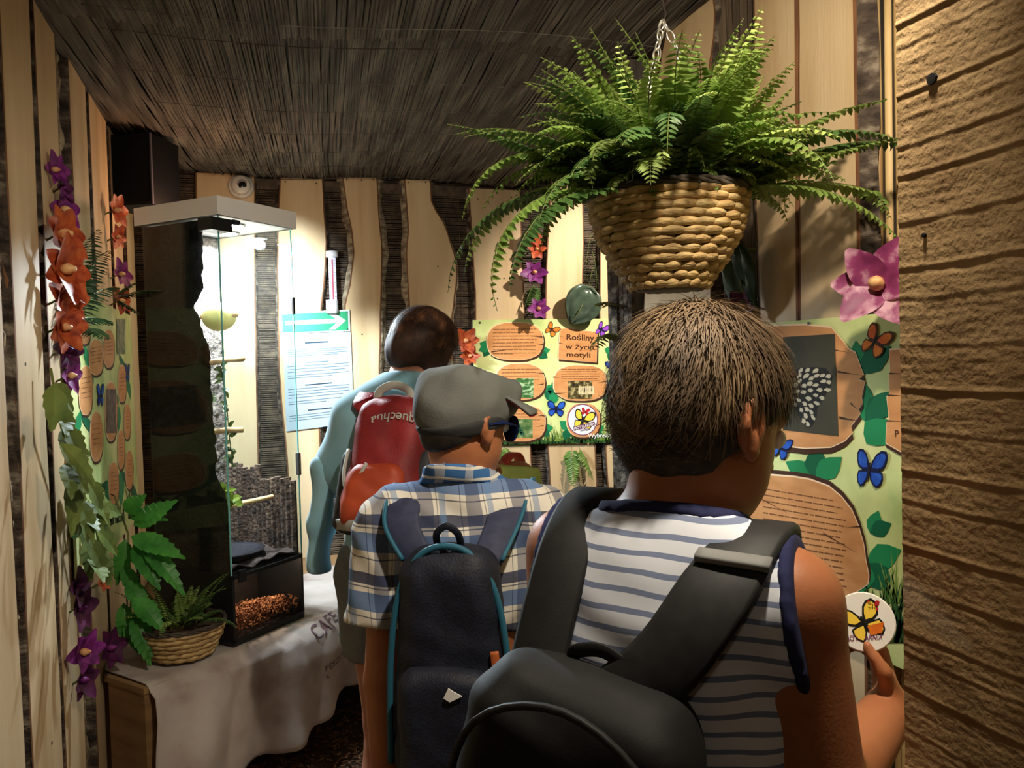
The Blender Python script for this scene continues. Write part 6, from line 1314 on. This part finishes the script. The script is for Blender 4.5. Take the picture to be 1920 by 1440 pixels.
def hs3(r):
    a = r.uniform(0, 2*PI); b = math.asin(r.uniform(-.5, 1)); x, y, z = cos(a)*cos(b), sin(a)*cos(b), sin(b)
    if y > .6 and z < .4: return None
    p0 = V((x*.086, y*.105-.014, z*.097+.032)); nn = V((x, y, z)).normalized(); flow = V((.3*x+r.uniform(-.1, .1), .15*y+r.uniform(-.1, .1), -1)); flow = (flow-nn*flow.dot(nn)).normalized(); L_ = r.uniform(.03, .065); lf = r.uniform(0, .25)
    return [(PH(*(p0+flow*(L_*t)+nn*(.001+lf*L_*t-.3*L_*t*t))), HM @ nn) for t in (0, .33, .66, 1)]
strands('hair_strands', M_HAIR3, p3, hs3, 7000, 9, .0011)
# red backpack
M_RED = mat('red_nylon', sr((140, 34, 38)), sr((116, 26, 30)), 12, rough=.6, bump=.15, bscale=200); M_RO = mat('orange_nylon', sr((176, 70, 38)), sr((150, 54, 30)), 14, rough=.6); M_GD = mat('graphite_nylon', sr((62, 60, 62)), sr((48, 46, 48)), 30, rough=.7); M_STR = mat('grey_strap', sr((168, 166, 158)), rough=.7)
bc3 = at(730, 872, 1.925); BMx = ML; T3 = lambda x, y, z: bc3+ML @ V((x, y, z)); bk = thing('backpack', 'red and orange backpack on the person in light blue', 'backpack', bc3-UPV*.19)
fb = Field(A3(bc3)-.34, A3(bc3)+.34, .007); fb.box(bc3, (.098, .060, .172), .055, ML, taper=-.12); fb.fold(.003, wrinkle); fb.build('main_body', M_RED, bk)
fb = Field(A3(bc3)-.34, A3(bc3)+.34, .007); fb.box(T3(-.005, -.050, -.09), (.076, .033, .078), .034, ML, taper=-.1); fb.fold(.003, wrinkle); fb.build('lower_pocket', M_RO, bk)
for sg in (-1, 1):
    fb = Field(A3(bc3)-.34, A3(bc3)+.34, .008); fb.box(T3(sg*.095, .012, -.065), (.026, .045, .10), .022, ML); fb.build('side_pocket', M_GD, bk)
band([T3(-.098, -.03, .03), T3(-.088, -.054, -.04), T3(-.06, -.070, -.085), T3(-.02, -.084, -.02)], [-fd]*4, .008, .006, 'grey_piping', M_STR, bk)
band([T3(-.045, -.02, .150), T3(-.038, -.03, .180), T3(0, -.035, .194), T3(.038, -.03, .180), T3(.045, -.02, .150)], [-fd-UPV*.2]*5, .020, .008, 'grab_loop', M_STR, bk)
band([T3(-.105, -.02, -.15), T3(-.04, -.070, -.163), T3(.06, -.070, -.163), T3(.105, -.02, -.15)], [-fd]*4, .026, .006, 'compression_strap', M_STR, bk)
for sg, sh in ((-1, shL), (1, shR)): band([sh-rt*sg*.04+fd*.1-UPV*.08, sh-rt*sg*.035+fd*.06+UPV*.052, sh-rt*sg*.035-fd*.0+UPV*.072, sh-rt*sg*.045-fd*.08+UPV*.045, T3(sg*.055, .0, .15)], [fd, nO+fd*.5, UPV, -fd*.6+UPV*.7, -fd], .056, .014, 'shoulder_strap', M_RED, bk)
vs, fs = textmesh('quechua', .034, 'CENTER'); mb = MB(); mb.add([T3(-v.x+.02, -.0615, .112-v.y-.9*(v.x)**2*4) for v in vs], fs); mb.build('brand_lettering', M_STR, bk)
